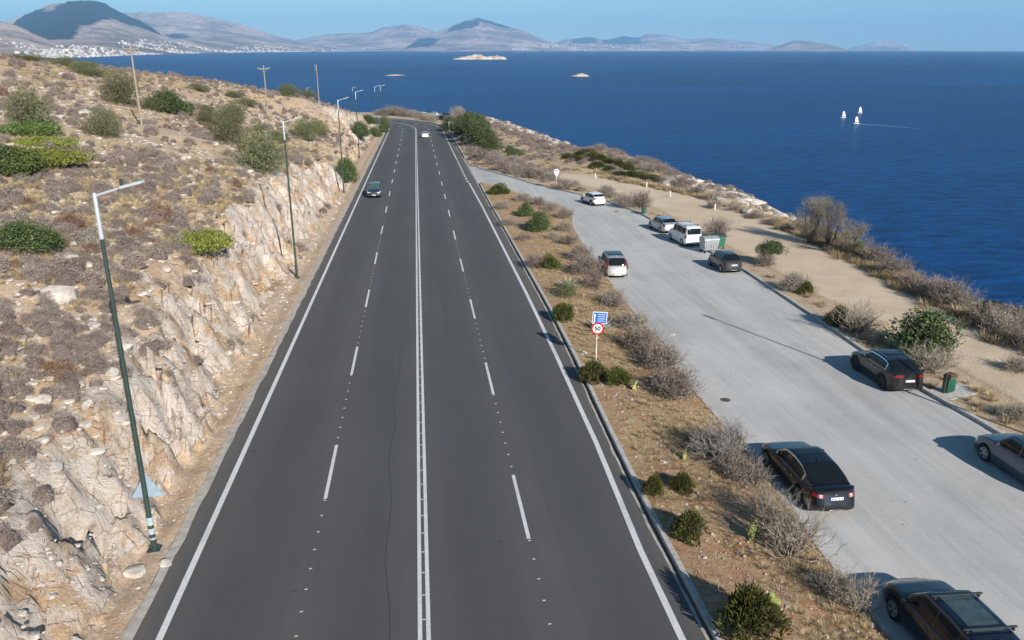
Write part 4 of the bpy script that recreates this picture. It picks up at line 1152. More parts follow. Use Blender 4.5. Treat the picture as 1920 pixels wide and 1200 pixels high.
# rubble along the foot of the cutting and the median
x = -9.9 + rng.normal(0, .55, 5200); y = rng.uniform(12, 125, 5200); z, rk = hill_profile(x, y); keep = (x < -8.5)
x, y, z = x[keep], y[keep], z[keep]; s = rng.gamma(1.5, .028, len(x)) + .02; s = np.where(rng.uniform(0, 1, len(x)) < .025, s * 4, s)
scatter('ditch_rubble', sp, np.stack([x, y, z - .01], 1), np.stack([s, s, s], 1), rng.integers(0, 3, len(x)), 'small broken stones along the foot of the rock cutting')
n = 5200; y = 14 + 96 * rng.uniform(0, 1, n) ** 1.5; u = rng.uniform(.03, .97, n); x = kerb_x(y) + .25 + (park_left(y) - kerb_x(y) - .25) * u
z = road_z(y) + .13 + .12 * np.sin(np.pi * u)
s = rng.gamma(1.4, .022, n) + .02
scatter('median_pebbles', sp, np.stack([x, y, z], 1), np.stack([s, s, s], 1), rng.integers(0, 3, n), 'small stones on the earth between highway and lay-by')
n = 7000; y = 14 + 96 * rng.uniform(0, 1, n) ** 1.5; u = rng.uniform(.02, .98, n); x = kerb_x(y) + .25 + (park_left(y) - kerb_x(y) - .25) * u
keep = rng.uniform(0, 1, n) < np.clip(.45 + 1.4 * fbm(x * .3, y * .15, 0, 3, 99), .04, 1)
x, y, u = x[keep], y[keep], u[keep]; s = rng.uniform(.25, .6, len(x))
scatter('median_grass', tp, np.stack([x, y, road_z(y) + .12 + .12 * np.sin(np.pi * u)], 1), np.stack([s, s, s * .55], 1), rng.integers(0, 3, len(x)), 'thin dry grass between highway and lay-by')
# headland: grass and stones away from the path, scrub on the slope
n = 26000; y = 16 + 290 * rng.uniform(0, 1, n) ** 1.2; x = 9 + 70 * rng.uniform(0, 1, n)
z, rk = land_profile(x, y)
onpath = (y < 122) & (x > np.interp(y, [10, 60, 92, 117], [28, 27, 26.6, 20])) & (x < np.interp(y, [10, 35, 70, 98, 118], [34, 33.4, 37.2, 35.6, 27]))
ok = (x > np.where(y < 137, park_right(y) + .5, 9.6)) & ~onpath & (off_road(x, y) > 9.6) & (z > SEA + .6) & in_view(x, y, z)
g1 = ok & (rng.uniform(0, 1, n) < np.clip(.5 + 1.2 * fbm(x * .15, y * .15, 0, 3, 101), .05, 1)) & (rk < .6)
s = rng.uniform(.5, 1.2, n)
scatter('headland_grass', tp, np.stack([x, y, z], 1)[g1], np.stack([s, s, s * .8], 1)[g1], rng.integers(0, 3, n)[g1], 'dry yellow grass on the headland')
g2 = ok & (y > 95) & (rng.uniform(0, 1, n) < .12)
s = rng.uniform(.8, 2.2, n)
scatter('headland_scrub', protos, np.stack([x, y, z - .05], 1)[g2], np.stack([s, s, s * .8], 1)[g2], rng.integers(0, 6, n)[g2], 'low brown scrub covering the far slopes of the headland')
g3 = ok & (rk > .25) & (rng.uniform(0, 1, n) < .75)
s = rng.gamma(2.4, .30, n) + .15
scatter('headland_rocks', sp, np.stack([x, y, z - .1], 1)[g3], np.stack([s * 1.3, s, s * .8], 1)[g3], rng.integers(0, 3, n)[g3], 'pale rocks strewn over the headland slope and shore')
# golden grass along the seaward side of the path
yy = np.concatenate([rng.normal(c, s_, n_) for c, s_, n_ in ((98, 6, 260), (72, 5, 420), (52, 7, 420), (112, 4, 160), (66, 3, 200), (36, 4, 160))])
xx = np.interp(yy, [35, 48, 70, 98, 118], [34.4, 35.6, 38.0, 36.6, 27.8]) + rng.normal(0, .7, len(yy))
zz = land_profile(xx, yy)[0]; s = rng.uniform(.8, 1.7, len(yy))
gp = shrub('tuft', *(39.01, 84.32), 1.2, .7, 'golden grass tuft on the seaward edge of the path', None, k=1)
scatter('golden_grass', [gp] + tp[:2], np.stack([xx, yy, zz], 1), np.stack([s, s, s * .75], 1), rng.integers(0, 3, len(yy)), 'golden dry grass along the seaward edge of the sandy path')
# cacti and agaves
def prickly_pear(p, s, seed, lb):
    rg = random.Random(seed); o = empty('prickly_pear', (p[0], p[1], ground_z(*p)), rg.uniform(0, 3), s)
    for q, z, a, k in [((0, 0), .18, .2, 1), ((.05, .02), .48, -.3, .9), ((-.12, 0), .45, .5, .8), ((.1, .02), .72, .3, .7)]:
        m = MB(); n = 14; vs = [(math.cos(t) * .15 * k, 0, math.sin(t) * .2 * k) for t in [i * 6.2832 / n for i in range(n)]]
        m.add([(x, -.02, z_) for x, _, z_ in vs] + [(x, .02, z_) for x, _, z_ in vs] + [(0, -.035, 0), (0, .035, 0)],
              [(i, (i + 1) % n, n + (i + 1) % n, n + i) for i in range(n)] + [(2 * n, (i + 1) % n, i) for i in range(n)] + [(2 * n + 1, n + i, n + (i + 1) % n) for i in range(n)])
        c = m.build('pad', 'cactus_green', o, (q[0], q[1], z), True); c.rotation_euler = (rg.uniform(-.3, .3), a, rg.uniform(-.6, .6))
    tag(o, lb, 'cactus')
prickly_pear((10.97, 21.83), 1.0, 1, 'yellow green prickly pear beside the big twiggy shrub')
prickly_pear((10.15, 18.31), .8, 2, 'small prickly pear to the upper right of the large juniper')
prickly_pear((10.52, 35.11), .7, 3, 'tiny prickly pear right of the juniper hummock')
prickly_pear((10.56, 27.65), .7, 4, 'small prickly pear above the pair of junipers')
def agave(p, s, seed, lb, n=18):
    rg = random.Random(seed); o = empty('agave', (p[0], p[1], ground_z(*p)), 0, s)
    for i in range(n):
        a = i * 2.4; t = .25 + 1.1 * i / n; L = rg.uniform(.8, 1.05)
        dr = Vector((math.cos(a) * math.sin(t), math.sin(a) * math.sin(t), math.cos(t))); sd_ = Vector((-math.sin(a), math.cos(a), 0)); up = dr.cross(sd_)
        m = MB(); vs = []
        for u, w_ in ((0, .05), (.35, .075), (.7, .05), (1, .004)):
            c = dr * (L * u) + Vector((0, 0, .1 - .12 * u * u)); vs += [c - sd_ * w_, c + up * -.03 * (1 - u), c + sd_ * w_]
        m.add(vs, [(j * 3 + e, j * 3 + e + 1, j * 3 + e + 4, j * 3 + e + 3) for j in range(3) for e in (0, 1)])
        m.build('leaf', 'agave_leaf', o)
    tag(o, lb, 'agave')
agave((10.99, 44.53), 1.35, 5, 'agave with spreading leaves behind the speed limit sign')
agave((10.81, 54.49), 1.3, 6, 'pale spiky agave rising out of an olive green bush')

# ---------------------------------------------------------------- far coast and mountains, each at its own distance
def far_land(name, crest, label, dist, front, back, seed, mat='mountain_scrub', dark_patch=None, rough=0.16, steps=150, nf=36, kind='structure', base=None):
    """crest: points (x, y, z) along the skyline; slopes run down towards the camera (front metres) and behind"""
    C = np.array(crest, float)
    az = np.arctan2(C[:, 0], C[:, 1]); r = np.hypot(C[:, 0], C[:, 1])
    o = np.argsort(az); az, r, zc = az[o], r[o], C[o, 2]
    a = np.linspace(az[0], az[-1], steps)
    # smooth interpolation of the crest height
    zi = np.interp(a, az, zc); ker = np.ones(3) / 3; zi[1:-1] = np.convolve(zi, ker, 'valid')
    ri = np.interp(a, az, r)
    t = np.concatenate([np.linspace(-1, 0, nf), np.linspace(0, 1, 10)[1:]])
    A, T = np.meshgrid(a, t, indexing='ij')
    D = ri[:, None] + np.where(T < 0, T * front, T * back)
    sea = SEA - D ** 2 / (2 * 6.9e6) - 3
    X, Y = D * np.sin(A), D * np.cos(A)
    top = zi[:, None] - sea
    prof = np.where(T < 0, (1 + T) ** 1.45, 1 - T ** 1.5)
    L = 1.0 / max(front, 1)
    nz = fbm(X * L * 2.6, Y * L * 2.6, 0, 6, seed)
    spur = 1 - np.abs(fbm(X * L * 3.2, Y * L * 1.6, 0, 5, seed + 9)) * 2.2
    fade = np.clip((1 - prof) * 1.8, 0, 1) * np.clip(prof * 5, 0, 1)
    crestn = 0.035 * fbm(A * 260, 0.5, 0, 5, seed + 3)
    Z = sea + top * np.clip(prof + rough * (nz * .8 + spur * .5 - .2) * fade + crestn * prof, 0, 1.05)
    me = mesh_np(name, np.stack([X, Y, Z], -1).reshape(-1, 3), grid_faces(*X.shape), mat, True)
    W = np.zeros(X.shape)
    if dark_patch:
        for (wa, wt, ra, rt, k) in dark_patch: W = np.maximum(W, k * np.clip(1.5 - np.hypot((A - wa) / ra, (T - wt) / rt), 0, 1))
    set_attr(me, 'dark_patch', W)
    return tag(obj(name, me), label, None, None, kind), (a, ri, zi)
def azim(p): return math.atan2(p[0], p[1])
HS = []                                # where houses may stand
def hgt(o, steps, nrow):
    co = np.empty(len(o.data.vertices) * 3); o.data.vertices.foreach_get('co', co); return co.reshape(steps, nrow, 3)

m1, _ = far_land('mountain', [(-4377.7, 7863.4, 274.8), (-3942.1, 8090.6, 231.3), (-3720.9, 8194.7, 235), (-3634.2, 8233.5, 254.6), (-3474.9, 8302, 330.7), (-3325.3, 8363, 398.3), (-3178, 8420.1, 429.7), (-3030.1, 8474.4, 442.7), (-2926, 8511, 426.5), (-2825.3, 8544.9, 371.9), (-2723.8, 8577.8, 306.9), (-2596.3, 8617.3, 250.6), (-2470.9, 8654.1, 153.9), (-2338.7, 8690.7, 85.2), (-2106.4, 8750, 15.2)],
    'blue grey mountain with a dark flank at the far left', 9000, 3600, 3000, 501, dark_patch=[(azim((-3487.8, 8296.6, 247.8)), -.35, .022, .40, 1), (azim((-3355, 8351.1, 203.3)), -.45, .028, .36, 1), (azim((-3117.4, 8442.7, 277)), -.25, .030, .28, 1), (azim((-2896.7, 8521, 327.9)), -.10, .030, .16, 1), (azim((-2688.8, 8588.9, 235)), -.08, .028, .12, .9)])
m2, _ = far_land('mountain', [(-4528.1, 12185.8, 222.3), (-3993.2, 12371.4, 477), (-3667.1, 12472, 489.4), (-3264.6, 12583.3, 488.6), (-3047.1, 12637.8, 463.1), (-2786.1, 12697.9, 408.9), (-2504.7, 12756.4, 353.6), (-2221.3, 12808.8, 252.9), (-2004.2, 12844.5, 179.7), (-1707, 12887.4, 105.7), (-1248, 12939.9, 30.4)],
    'pale mountain ridge sloping down behind the town on the left', 13000, 4500, 3000, 511, dark_patch=[(azim((-3567.4, 12500.9, 229.9)), -.5, .05, .10, .55)])
m3, _ = far_land('mountain', [(-2288.8, 15835.4, 126.2), (-1712.9, 15908, 238.7), (-1326.9, 15944.9, 267.8), (-840.2, 15977.9, 278.6), (-540.8, 15990.8, 373), (-143.6, 15999.4, 430.4), (152.4, 15999.3, 393.7), (448.4, 15993.7, 300.2), (746.4, 15982.6, 205.9), (1247.6, 15951.3, 110.9), (1851.5, 15892.5, 15.2)],
    'low pale ridge and rounded hill left of the pointed peak', 16000, 4200, 3000, 521)
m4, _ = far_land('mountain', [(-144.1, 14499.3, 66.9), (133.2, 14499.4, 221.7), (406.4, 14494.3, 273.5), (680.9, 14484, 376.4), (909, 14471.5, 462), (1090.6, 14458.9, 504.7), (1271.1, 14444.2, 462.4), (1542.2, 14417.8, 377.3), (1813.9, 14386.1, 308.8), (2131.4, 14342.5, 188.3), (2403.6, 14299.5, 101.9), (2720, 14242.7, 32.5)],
    'pointed pale rocky peak in the middle of the far coast', 14500, 4200, 3000, 531, dark_patch=[(azim((129.4, 14499.4, 118.7)), -.42, .020, .22, 1), (azim((843.7, 14475.5, 359.6)), -.12, .020, .10, .9), (azim((1361.4, 14436, 445.5)), -.03, .02, .05, .9)])
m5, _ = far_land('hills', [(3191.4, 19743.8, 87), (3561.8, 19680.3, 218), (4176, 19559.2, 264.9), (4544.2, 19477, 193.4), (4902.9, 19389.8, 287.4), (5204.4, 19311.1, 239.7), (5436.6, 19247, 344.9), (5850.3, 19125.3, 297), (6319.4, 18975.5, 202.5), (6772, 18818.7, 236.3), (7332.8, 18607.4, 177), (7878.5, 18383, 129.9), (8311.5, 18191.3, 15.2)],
    'low blue hills along the right part of the far coast', 20000, 4200, 3000, 541, dark_patch=[(azim((4846.7, 19403.9, 193.1)), -.2, .022, .4, 1), (azim((3994.2, 19597.2, 193.9)), -.2, .02, .3, .7)])
i1, _ = far_land('island', [(5399.9, 12373.2, -15.8), (5550.3, 12306.4, 53.7), (5739.9, 12219.2, 122.4), (5912.8, 12136.4, 114.3), (6118.8, 12033.9, 83.4), (6323.4, 11927.7, 30.3), (6440.1, 11865.1, -22.4)],
    'pale headland rising from the sea at the right end of the coast', 13500, 1500, 1200, 551, 'mountain_scrub', None, .12, 60, 20, None)
tag(i1, None, 'headland')
i2, _ = far_land('island', [(9945.6, 18495.7, -31.7), (10139, 18390.4, 38.5), (10469, 18204.6, 165.2), (10710.8, 18063.4, 152.9), (10948, 17920.6, 140.7), (11127.7, 17809.6, 38), (11265.9, 17722.5, -41.6)],
    'faint blue island farthest right on the horizon', 21000, 1500, 1200, 561, 'mountain_scrub', None, .12, 60, 20, None)
tag(i2, None, 'island')
# nearer hill and the built-up coast in front of the mountains on the left
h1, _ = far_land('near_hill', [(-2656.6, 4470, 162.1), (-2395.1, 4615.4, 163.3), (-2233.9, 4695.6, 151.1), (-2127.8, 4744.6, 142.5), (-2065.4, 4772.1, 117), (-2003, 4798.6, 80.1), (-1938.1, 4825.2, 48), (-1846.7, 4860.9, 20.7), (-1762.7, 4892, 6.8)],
    'scrubby hill with houses on its slope at the far left', 5200, 1900, 1200, 571, dark_patch=[(azim((-2113.4, 4751, 95.2)), -.4, .05, .3, .35)], rough=.10, kind='structure')
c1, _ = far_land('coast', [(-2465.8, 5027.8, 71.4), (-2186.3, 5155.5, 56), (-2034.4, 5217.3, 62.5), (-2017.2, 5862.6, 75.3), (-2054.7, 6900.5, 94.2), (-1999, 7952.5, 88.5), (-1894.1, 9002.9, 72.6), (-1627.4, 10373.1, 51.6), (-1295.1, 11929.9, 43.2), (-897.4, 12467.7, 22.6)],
    'gentle built-up coastal slope below the left mountains', 6000, 2500, 1500, 581, rough=.05, dark_patch=[(azim((-1963.4, 5244.4, 15.2)), -.5, .20, .45, .45)], steps=200)
c2, _ = far_land('coast', [(-1777.9, 13382.4, 46.6), (-803.1, 13476.1, 39.1), (202.7, 13498.5, 47.4), (1052.3, 13459, 63.7), (1900.9, 13365.5, 96), (2405.9, 13284, 79.7), (3120, 14160.4, 84.3), (4085.1, 14952.1, 79.4), (5313.3, 15621.2, 92.5), (6614.3, 16202, 75.8), (7362.7, 15875.9, 25.2)],
    'low built-up shore along the middle of the far coast', 14000, 2500, 1500, 591, rough=.05, steps=200)
# houses: thousands of pale blocks, too many and too far to count
hv, hf = [], []
rng = np.random.default_rng(900)
simple('far_wall', (0.46, 0.44, 0.41), 0.9, var=0.45, scale=0.02)
def houses(o, steps, t0, t1, n, w0, w1, amin=-9, amax=9, pw=1.0):
    G_ = hgt(o, steps, len(o.data.vertices) // steps)
    for k in range(n):
        i = rng.integers(1, steps - 1); u = t0 + (t1 - t0) * rng.uniform() ** pw; j = int((1 + u) * 35)
        p = G_[i, j] + (G_[i + 1, j] - G_[i, j]) * rng.uniform(); a = math.atan2(p[0], p[1])
        if not amin < a < amax: continue
        if fbm(p[0] * .0016, p[1] * .0016, 0, 3, 905) < -0.12: continue
        w, d, h = rng.uniform(w0, w1), rng.uniform(w0, w1) * .7, rng.uniform(4, 10); r = rng.uniform(0, 3.14); c, s = math.cos(r), math.sin(r)
        b = len(hv) * 8
        q = np.array([(x * w / 2, y * d / 2, z) for z in (-8, h) for x, y in ((-1, -1), (1, -1), (1, 1), (-1, 1))])
        hv.append(np.stack([p[0] + q[:, 0] * c - q[:, 1] * s, p[1] + q[:, 0] * s + q[:, 1] * c, p[2] + q[:, 2]], 1))
        hf.append(b + np.array([(4, 5, 6, 7), (0, 1, 5, 4), (1, 2, 6, 5), (2, 3, 7, 6), (3, 0, 4, 7)]))
houses(h1, 150, -1, -.25, 260, 9, 18, amax=azim((-1786.6, 4883.3, 98.2)))
houses(c1, 200, -1, -.15, 1500, 8, 17, amin=azim((-2023.4, 4790, 96.1)), pw=1.3)
houses(c2, 200, -.85, -.05, 2600, 13, 26, amin=azim((602, 5165.1, 108.2)), pw=1.2)
houses(c2, 200, -.8, -.3, 500, 14, 36, amax=azim((602, 5165.1, 108.2)))
houses(m4, 150, -.85, -.45, 600, 12, 22, amin=azim((602, 5165.1, 108.2)))
houses(m2, 150, -1, -.7, 300, 10, 22)
tag(obj('far_town', mesh_np('far_town', np.concatenate(hv), np.concatenate(hf), 'far_wall')), 'countless white houses of the towns along the far coast', None, None, 'stuff')
# rocky islets
def islet(px0, L, W, hs, seed, label, shoal=False):
    n = 70; m_ = 26
    u = np.linspace(-1, 1, n); v = np.linspace(-1, 1, m_); U, V_ = np.meshgrid(u, v, indexing='ij')
    prof = np.interp(u, np.linspace(-1, 1, len(hs)), hs)
    e = np.clip(1 - np.abs(V_) ** 2 * 1.0 - 0.0 * U, 0, 1)
    x = U * L / 2; y = V_ * W / 2 * (0.35 + 0.65 * np.sqrt(np.clip(1 - U ** 2, 0, 1)))
    z = prof[:, None] * e ** .5 * (1 + .35 * fbm(x * 6 / W, y * 6 / W, 0, 5, seed)) + .12 * max(hs) * facets(x, y, W / 7, W / 9, .4, seed) * e - .6
    o = obj('rocky_islet', mesh_np('rocky_islet', np.stack([x, y, z], -1).reshape(-1, 3), grid_faces(n, m_), 'islet_rock'), None, (px0[0], px0[1], SEA - (px0[0] ** 2 + px0[1] ** 2) / 1.38e7))
    o.rotation_euler = (0, 0, R(7))
    return tag(o, label, 'islet')
t = NT('islet_rock', Roughness=0.95); p = t.pos()
c = t.ramp(t.noise(p, 0.06, 7, 0.7), [(0.35, (0.26, 0.20, 0.14)), (0.5, (0.50, 0.42, 0.33)), (0.65, (0.60, 0.53, 0.45))]); t.set('Base Color', c); t.bump(t.noise(p, 0.3, 5, .7), 1.0, 1.5)
islet((186.02, 2382.19), 160, 50, [0, 4, 7, 9, 12, 13, 7, 7, 10, 8, 0], 601, 'largest rocky islet in the bay below the pointed peak')
islet((-21.91, 976.64), 30, 14, [0, .9, 1.6, 1.8, 1.7, 1.0, 0], 602, 'flat pale reef in the bay above the bend of the road')
islet((185.62, 924.6), 25, 13, [0, 1.2, 2.4, 3.0, 2.6, 1.6, 0], 603, 'small reddish rock islet right of the road')
# air between here and there
me = bpy.data.meshes.new('haze'); q = 27500.0
vs = [(x, y, z) for z in (-130.0, 900.0) for x, y in ((-q, -q), (q, -q), (q, q), (-q, q))]
me.from_pydata(vs, [], [(3, 2, 1, 0), (4, 5, 6, 7), (0, 1, 5, 4), (1, 2, 6, 5), (2, 3, 7, 6), (3, 0, 4, 7)])
m = bpy.data.materials.new('haze_air'); m.use_nodes = True; nt = m.node_tree; nt.nodes.clear()
ou = nt.nodes.new('ShaderNodeOutputMaterial'); vo = nt.nodes.new('ShaderNodeVolumePrincipled')
vo.inputs['Color'].default_value = (0.33, 0.62, 0.96, 1); vo.inputs['Density'].default_value = 6.5e-5; vo.inputs['Anisotropy'].default_value = 0.0
nt.links.new(vo.outputs[0], ou.inputs['Volume'])
me.materials.append(m)
tag(obj('haze', me), 'pale blue sea haze in the air', None, None, 'stuff')

# ---------------------------------------------------------------- cars
def paint(name, col, metal=0.3, rough=0.28, coat=1.0):
    t = NT(name, Roughness=rough, Metallic=metal); t.set('Coat Weight', coat); t.set('Coat Roughness', 0.04)
    n = t.noise(t.pos(obj=True), 2.2, 4)
    dust = tuple(c * .9 + .006 + .03 * c for c in col)
    t.set('Base Color', t.ramp(n, [(0.40, col), (0.75, dust)])); t.set('Roughness', t.math('MULTIPLY_ADD', n, 0.18, rough - .06))
paint('paint_black', (0.003, 0.0035, 0.006), 0, .2, .6); paint('paint_blue_black', (0.004, 0.008, 0.020), 0, .2, .6)
paint('paint_white', (0.74, 0.75, 0.76), 0.0, .35, .6); paint('paint_silver', (0.42, 0.44, 0.46), .55, .35)
paint('paint_graphite', (0.035, 0.036, 0.038), .3); paint('paint_olive_black', (0.008, 0.0085, 0.008), 0, .22, .6)
paint('paint_slate', (0.06, 0.085, 0.12), .4); paint('paint_sand_grey', (0.46, 0.45, 0.42), .5, .35); paint('paint_navy', (0.02, 0.035, 0.065), .3)
simple('car_glass', (0.008, 0.011, 0.013), 0.05, var=0.05, spec=0.35)
simple('car_glass_pale', (0.05, 0.075, 0.075), 0.05, var=0.3, scale=3, coat=0.5, spec=0.8)
simple('black_plastic', (0.018, 0.018, 0.019), 0.6)
simple('tyre_rubber', (0.016, 0.016, 0.016), 0.85)
simple('alloy', (0.50, 0.51, 0.52), 0.35, 0.7)
simple('dark_alloy', (0.05, 0.05, 0.052), 0.35, 0.6)
simple('chrome', (0.75, 0.76, 0.78), 0.15, 1.0)
simple('red_lens', (0.16, 0.006, 0.010), 0.12, coat=1.0)
simple('clear_lens', (0.62, 0.65, 0.68), 0.12, coat=1.0)
simple('lens_pale', (0.42, 0.30, 0.31), 0.15, coat=1.0)
simple('amber_lens', (0.5, 0.16, 0.02), 0.15, coat=1.0)
simple('plate_white', (0.70, 0.72, 0.72), 0.4)
simple('plate_ink', (0.03, 0.03, 0.04), 0.5)
simple('plate_blue', (0.02, 0.07, 0.35), 0.4)

def lerpt(x, pts): return float(np.interp(x, [p[0] for p in pts], [p[1] for p in pts]))
def smooth_profile(pts, ys, k=0.10):
    """piecewise linear profile, rounded over about k metres"""
    xs = [p[0] for p in pts]; zs = [p[1] for p in pts]
    off = np.linspace(-k, k, 9); w = np.cos(off / k * 1.45); w /= w.sum()
    return sum(wi * np.interp(ys + o, xs, zs) for o, wi in zip(off, w))

_wheel_cache = {}
def wheel_meshes(r, w, style):
    key = (round(r, 3), style)
    if key in _wheel_cache: return _wheel_cache[key]
    ty = MB().lathe([(r * .62, -w / 2), (r * .93, -w / 2), (r, -w * .36), (r, w * .36), (r * .93, w / 2), (r * .62, w / 2), (r * .60, 0), (r * .62, -w / 2)], 28, axis='x').mesh('tyre', 'tyre_rubber', True)
    rm = MB()
    mat = {'alloy': 'alloy', 'dark': 'dark_alloy', 'cap': 'alloy'}[style]
    rm.lathe([(r * .63, w * .50), (r * .57, w * .50), (r * .55, w * .2), (r * .15, w * .22), (0.001, w * .22)], 28, axis='x', mi=1)
    ns = 5 if style != 'cap' else 8
    for i in range(ns):
        a = 2 * math.pi * i / ns; ca, sa = math.cos(a), math.sin(a)
        pts = []
        for rr_, hw in ((r * .10, .035), (r * .60, .05)):
            for s_ in (-1, 1): pts.append((rr_ * ca - s_ * hw * sa, rr_ * sa + s_ * hw * ca))
        q = [pts[0], pts[2], pts[3], pts[1]]
        rm.prism([(w * .30, a_, b_) for a_, b_ in q], (w * .16, 0, 0), 0)
    rm.lathe([(r * .15, w * .24), (r * .15, w * .46), (0.001, w * .48)], 12, axis='x')
    rm.lathe([(r * .66, w * .47), (r * .65, w * .52), (r * .58, w * .52), (r * .57, w * .40)], 28, axis='x')
    me = rm.mesh('rim', [mat, 'black_plastic'], True)
    _wheel_cache[key] = (ty, me); return ty, me

def car(name, label, cat, loc, heading, L, W, H, P, group=None, pitch_road=True, scale=1.0):
    """P: dictionary of proportions; y runs from the rear (-L/2) to the nose (+L/2)"""
    g = dict(belt=0.92, hood=0.98, nose=0.74, deck=0.98, tailh=0.86, ws=(0.95, 0.25), roof=(0.25, -1.0), rw=(-1.0, -1.7), wb=2.6, r=.33, zb=.20,
             paint='paint_white', glass='car_glass', cladding=False, rails=None, chrome_line=False, wheel='alloy', tail='wrap', pillars=(-0.38,), tumble=.17, taper=.10, rear_plate=True, front=False, bars=False, rw_inset=.12, fog=False, arm=False, res=1)
    g.update(P)
    root = empty(name, loc, heading, scale); root.rotation_mode = 'XYZ'
    fwd = Vector((-math.sin(heading), math.cos(heading), 0))
    slope = -GRADE
    rt = Vector((0, -1 * 0, 0))
    n_up = Vector((0, GRADE, 1)).normalized()
    fw = (fwd - n_up * fwd.dot(n_up)).normalized(); rg_ = fw.cross(n_up)
    root.rotation_euler = Matrix((rg_, fw, n_up)).transposed().to_euler()
    tag(root, label, cat, group)
    hL, hW = L / 2, W / 2; r = g['r']; yf, yr = g['wb'] / 2 + g.get('woff', .05), -g['wb'] / 2 + g.get('woff', .05)
    A_ = r + .055
    # stations along the body
    ys_ = set(np.round(np.linspace(-hL, hL, 64 * g['res']), 4))
    for yc in (yf, yr):
        for a in np.linspace(0, math.pi, 15): ys_.add(round(yc + A_ * math.cos(a), 4))
    doors = g.get('doors', (0.72 * yf, -0.30, 0.62 * yr))
    for d in doors: ys_.add(round(d - .006, 4)); ys_.add(round(d + .006, 4))
    ys_ = np.array(sorted(ys_))
    t = np.abs(ys_) / hL
    wy = hW * (1 - g['taper'] * np.clip((t - .45) / .55, 0, 1) ** 2) * np.where(t > .9, np.sqrt(np.clip(1 - ((t - .9) / .1) ** 2 * .22, 0, 1)), 1)
    deck_pts = [(-hL, g['tailh']), (-hL + .10, g['deck'] - .02), (g['rw'][1], g['deck']), (g['rw'][1] + .15, g['belt'] + .04), (g['ws'][0] - .2, g['belt'] + .02), (g['ws'][0], g['hood']), (hL - .55, (g['hood'] + g['nose']) / 2 + .04), (hL - .15, g['nose']), (hL, g['nose'] - .10)]
    top = smooth_profile(deck_pts, ys_, .09)
    zb0 = np.full(len(ys_), g['zb']); zb0 = zb0 + .10 * np.clip((t - .88) / .12, 0, 1)
    zs_side = zb0.copy()
    for yc in (yf, yr):
        d = np.abs(ys_ - yc); m = d < A_
        zs_side[m] = np.maximum(zs_side[m], r + np.sqrt(np.clip(A_ ** 2 - d[m] ** 2, 0, None)))
    M_ = 19
    def section(i):
        z0, z1, w = zs_side[i], top[i], wy[i]
        sh = z1 - .035
        zz = np.linspace(z0, sh, 11); q = (zz - g['zb']) / (sh - g['zb'])
        ww = w * (0.955 + .045 * np.sin(np.clip(q * 1.5, 0, 1) * math.pi * .5) - .075 * np.clip(q - .55, 0, 1) ** 1.3 / .45 ** 1.3 * .9)
        ww = ww - .012 * np.exp(-((q - .62) / .05) ** 2)
        pts = [(ww[0] * .0, z0 if z0 > zb0[i] + .02 else zb0[i]), (ww[0] - .03, z0)] if False else [(ww[0] * .80, z0 + .0)]
        pts += list(zip(ww, zz))
        we = ww[-1]
        for f_, dz in ((.985, .018), (.95, .030), (.86, .037), (.66, .046), (.42, .053), (.2, .056), (0, .057)): pts.append((we * f_, sh + dz))
        return pts
    S = np.array([section(i) for i in range(len(ys_))])         # stations x M x 2
    nS, M_ = S.shape[:2]
    # end profiles: bumpers stand proud, corners are rounded in plan
    def endshift(z, sgn):
        if sgn < 0: return -g.get('rear_lean', .05) * np.clip((g['zb'] + .42 - z) / .3, -1, .6) * 1.0
        return .05 * np.clip((.62 - z) / .25, -1.2, .6)
    V = np.zeros((nS, 2 * M_ - 1, 3))
    half = np.stack([S[:, :, 0], np.repeat(ys_[:, None], M_, 1), S[:, :, 1]], -1)
    # plan rounding: pull corners back
    cr_ = g.get('corner', .17)
    for sgn in (-1, 1):
        near = np.clip((sgn * half[:, :, 1] - (hL - .38)) / .38, 0, 1)
        xf = np.clip(half[:, :, 0] / hW, 0, 1)
        half[:, :, 1] -= sgn * near * (cr_ * xf ** 3.5)
        half[:, :, 1] += near * (endshift(half[:, :, 2], sgn) if sgn > 0 else endshift(half[:, :, 2], -1) )
    V[:, :M_] = half
    V[:, M_:] = (half * [-1, 1, 1])[:, -2::-1]
    cols = 2 * M_ - 1
    def patch(nm, sel, mat, off=0.0, parent=root, smooth=True, grid=None):
        Gd = V if grid is None else grid
        a, b = Gd.shape[:2]
        F = grid_faces(a, b)
        cen = Gd.reshape(-1, 3)[F].mean(1)
        k = sel(cen, F, b)
        if not k.any(): return None
        F = F[k]
        P0 = Gd.reshape(-1, 3)
        if off:
            N = np.zeros_like(P0); fn = np.cross(P0[F[:, 1]] - P0[F[:, 0]], P0[F[:, 3]] - P0[F[:, 0]])
            fn /= np.linalg.norm(fn, axis=1)[:, None] + 1e-9
            for c in range(4): np.add.at(N, F[:, c], fn)
            N /= np.linalg.norm(N, axis=1)[:, None] + 1e-9
            s_ = 1.0
            mid = P0.mean(0); 
            if (N[F[:, 0]] * (P0[F[:, 0]] - mid)).sum(1).mean() < 0: s_ = -1.0
            P0 = P0 + N * off * s_
        u, inv = np.unique(F, return_inverse=True)
        return obj(nm, mesh_np(nm, P0[u], inv.reshape(F.shape), mat, smooth), parent)
    body = patch('body', lambda c, F, b: np.ones(len(c), bool), g['paint'])
    # end caps as grids across the width
    caps = {}
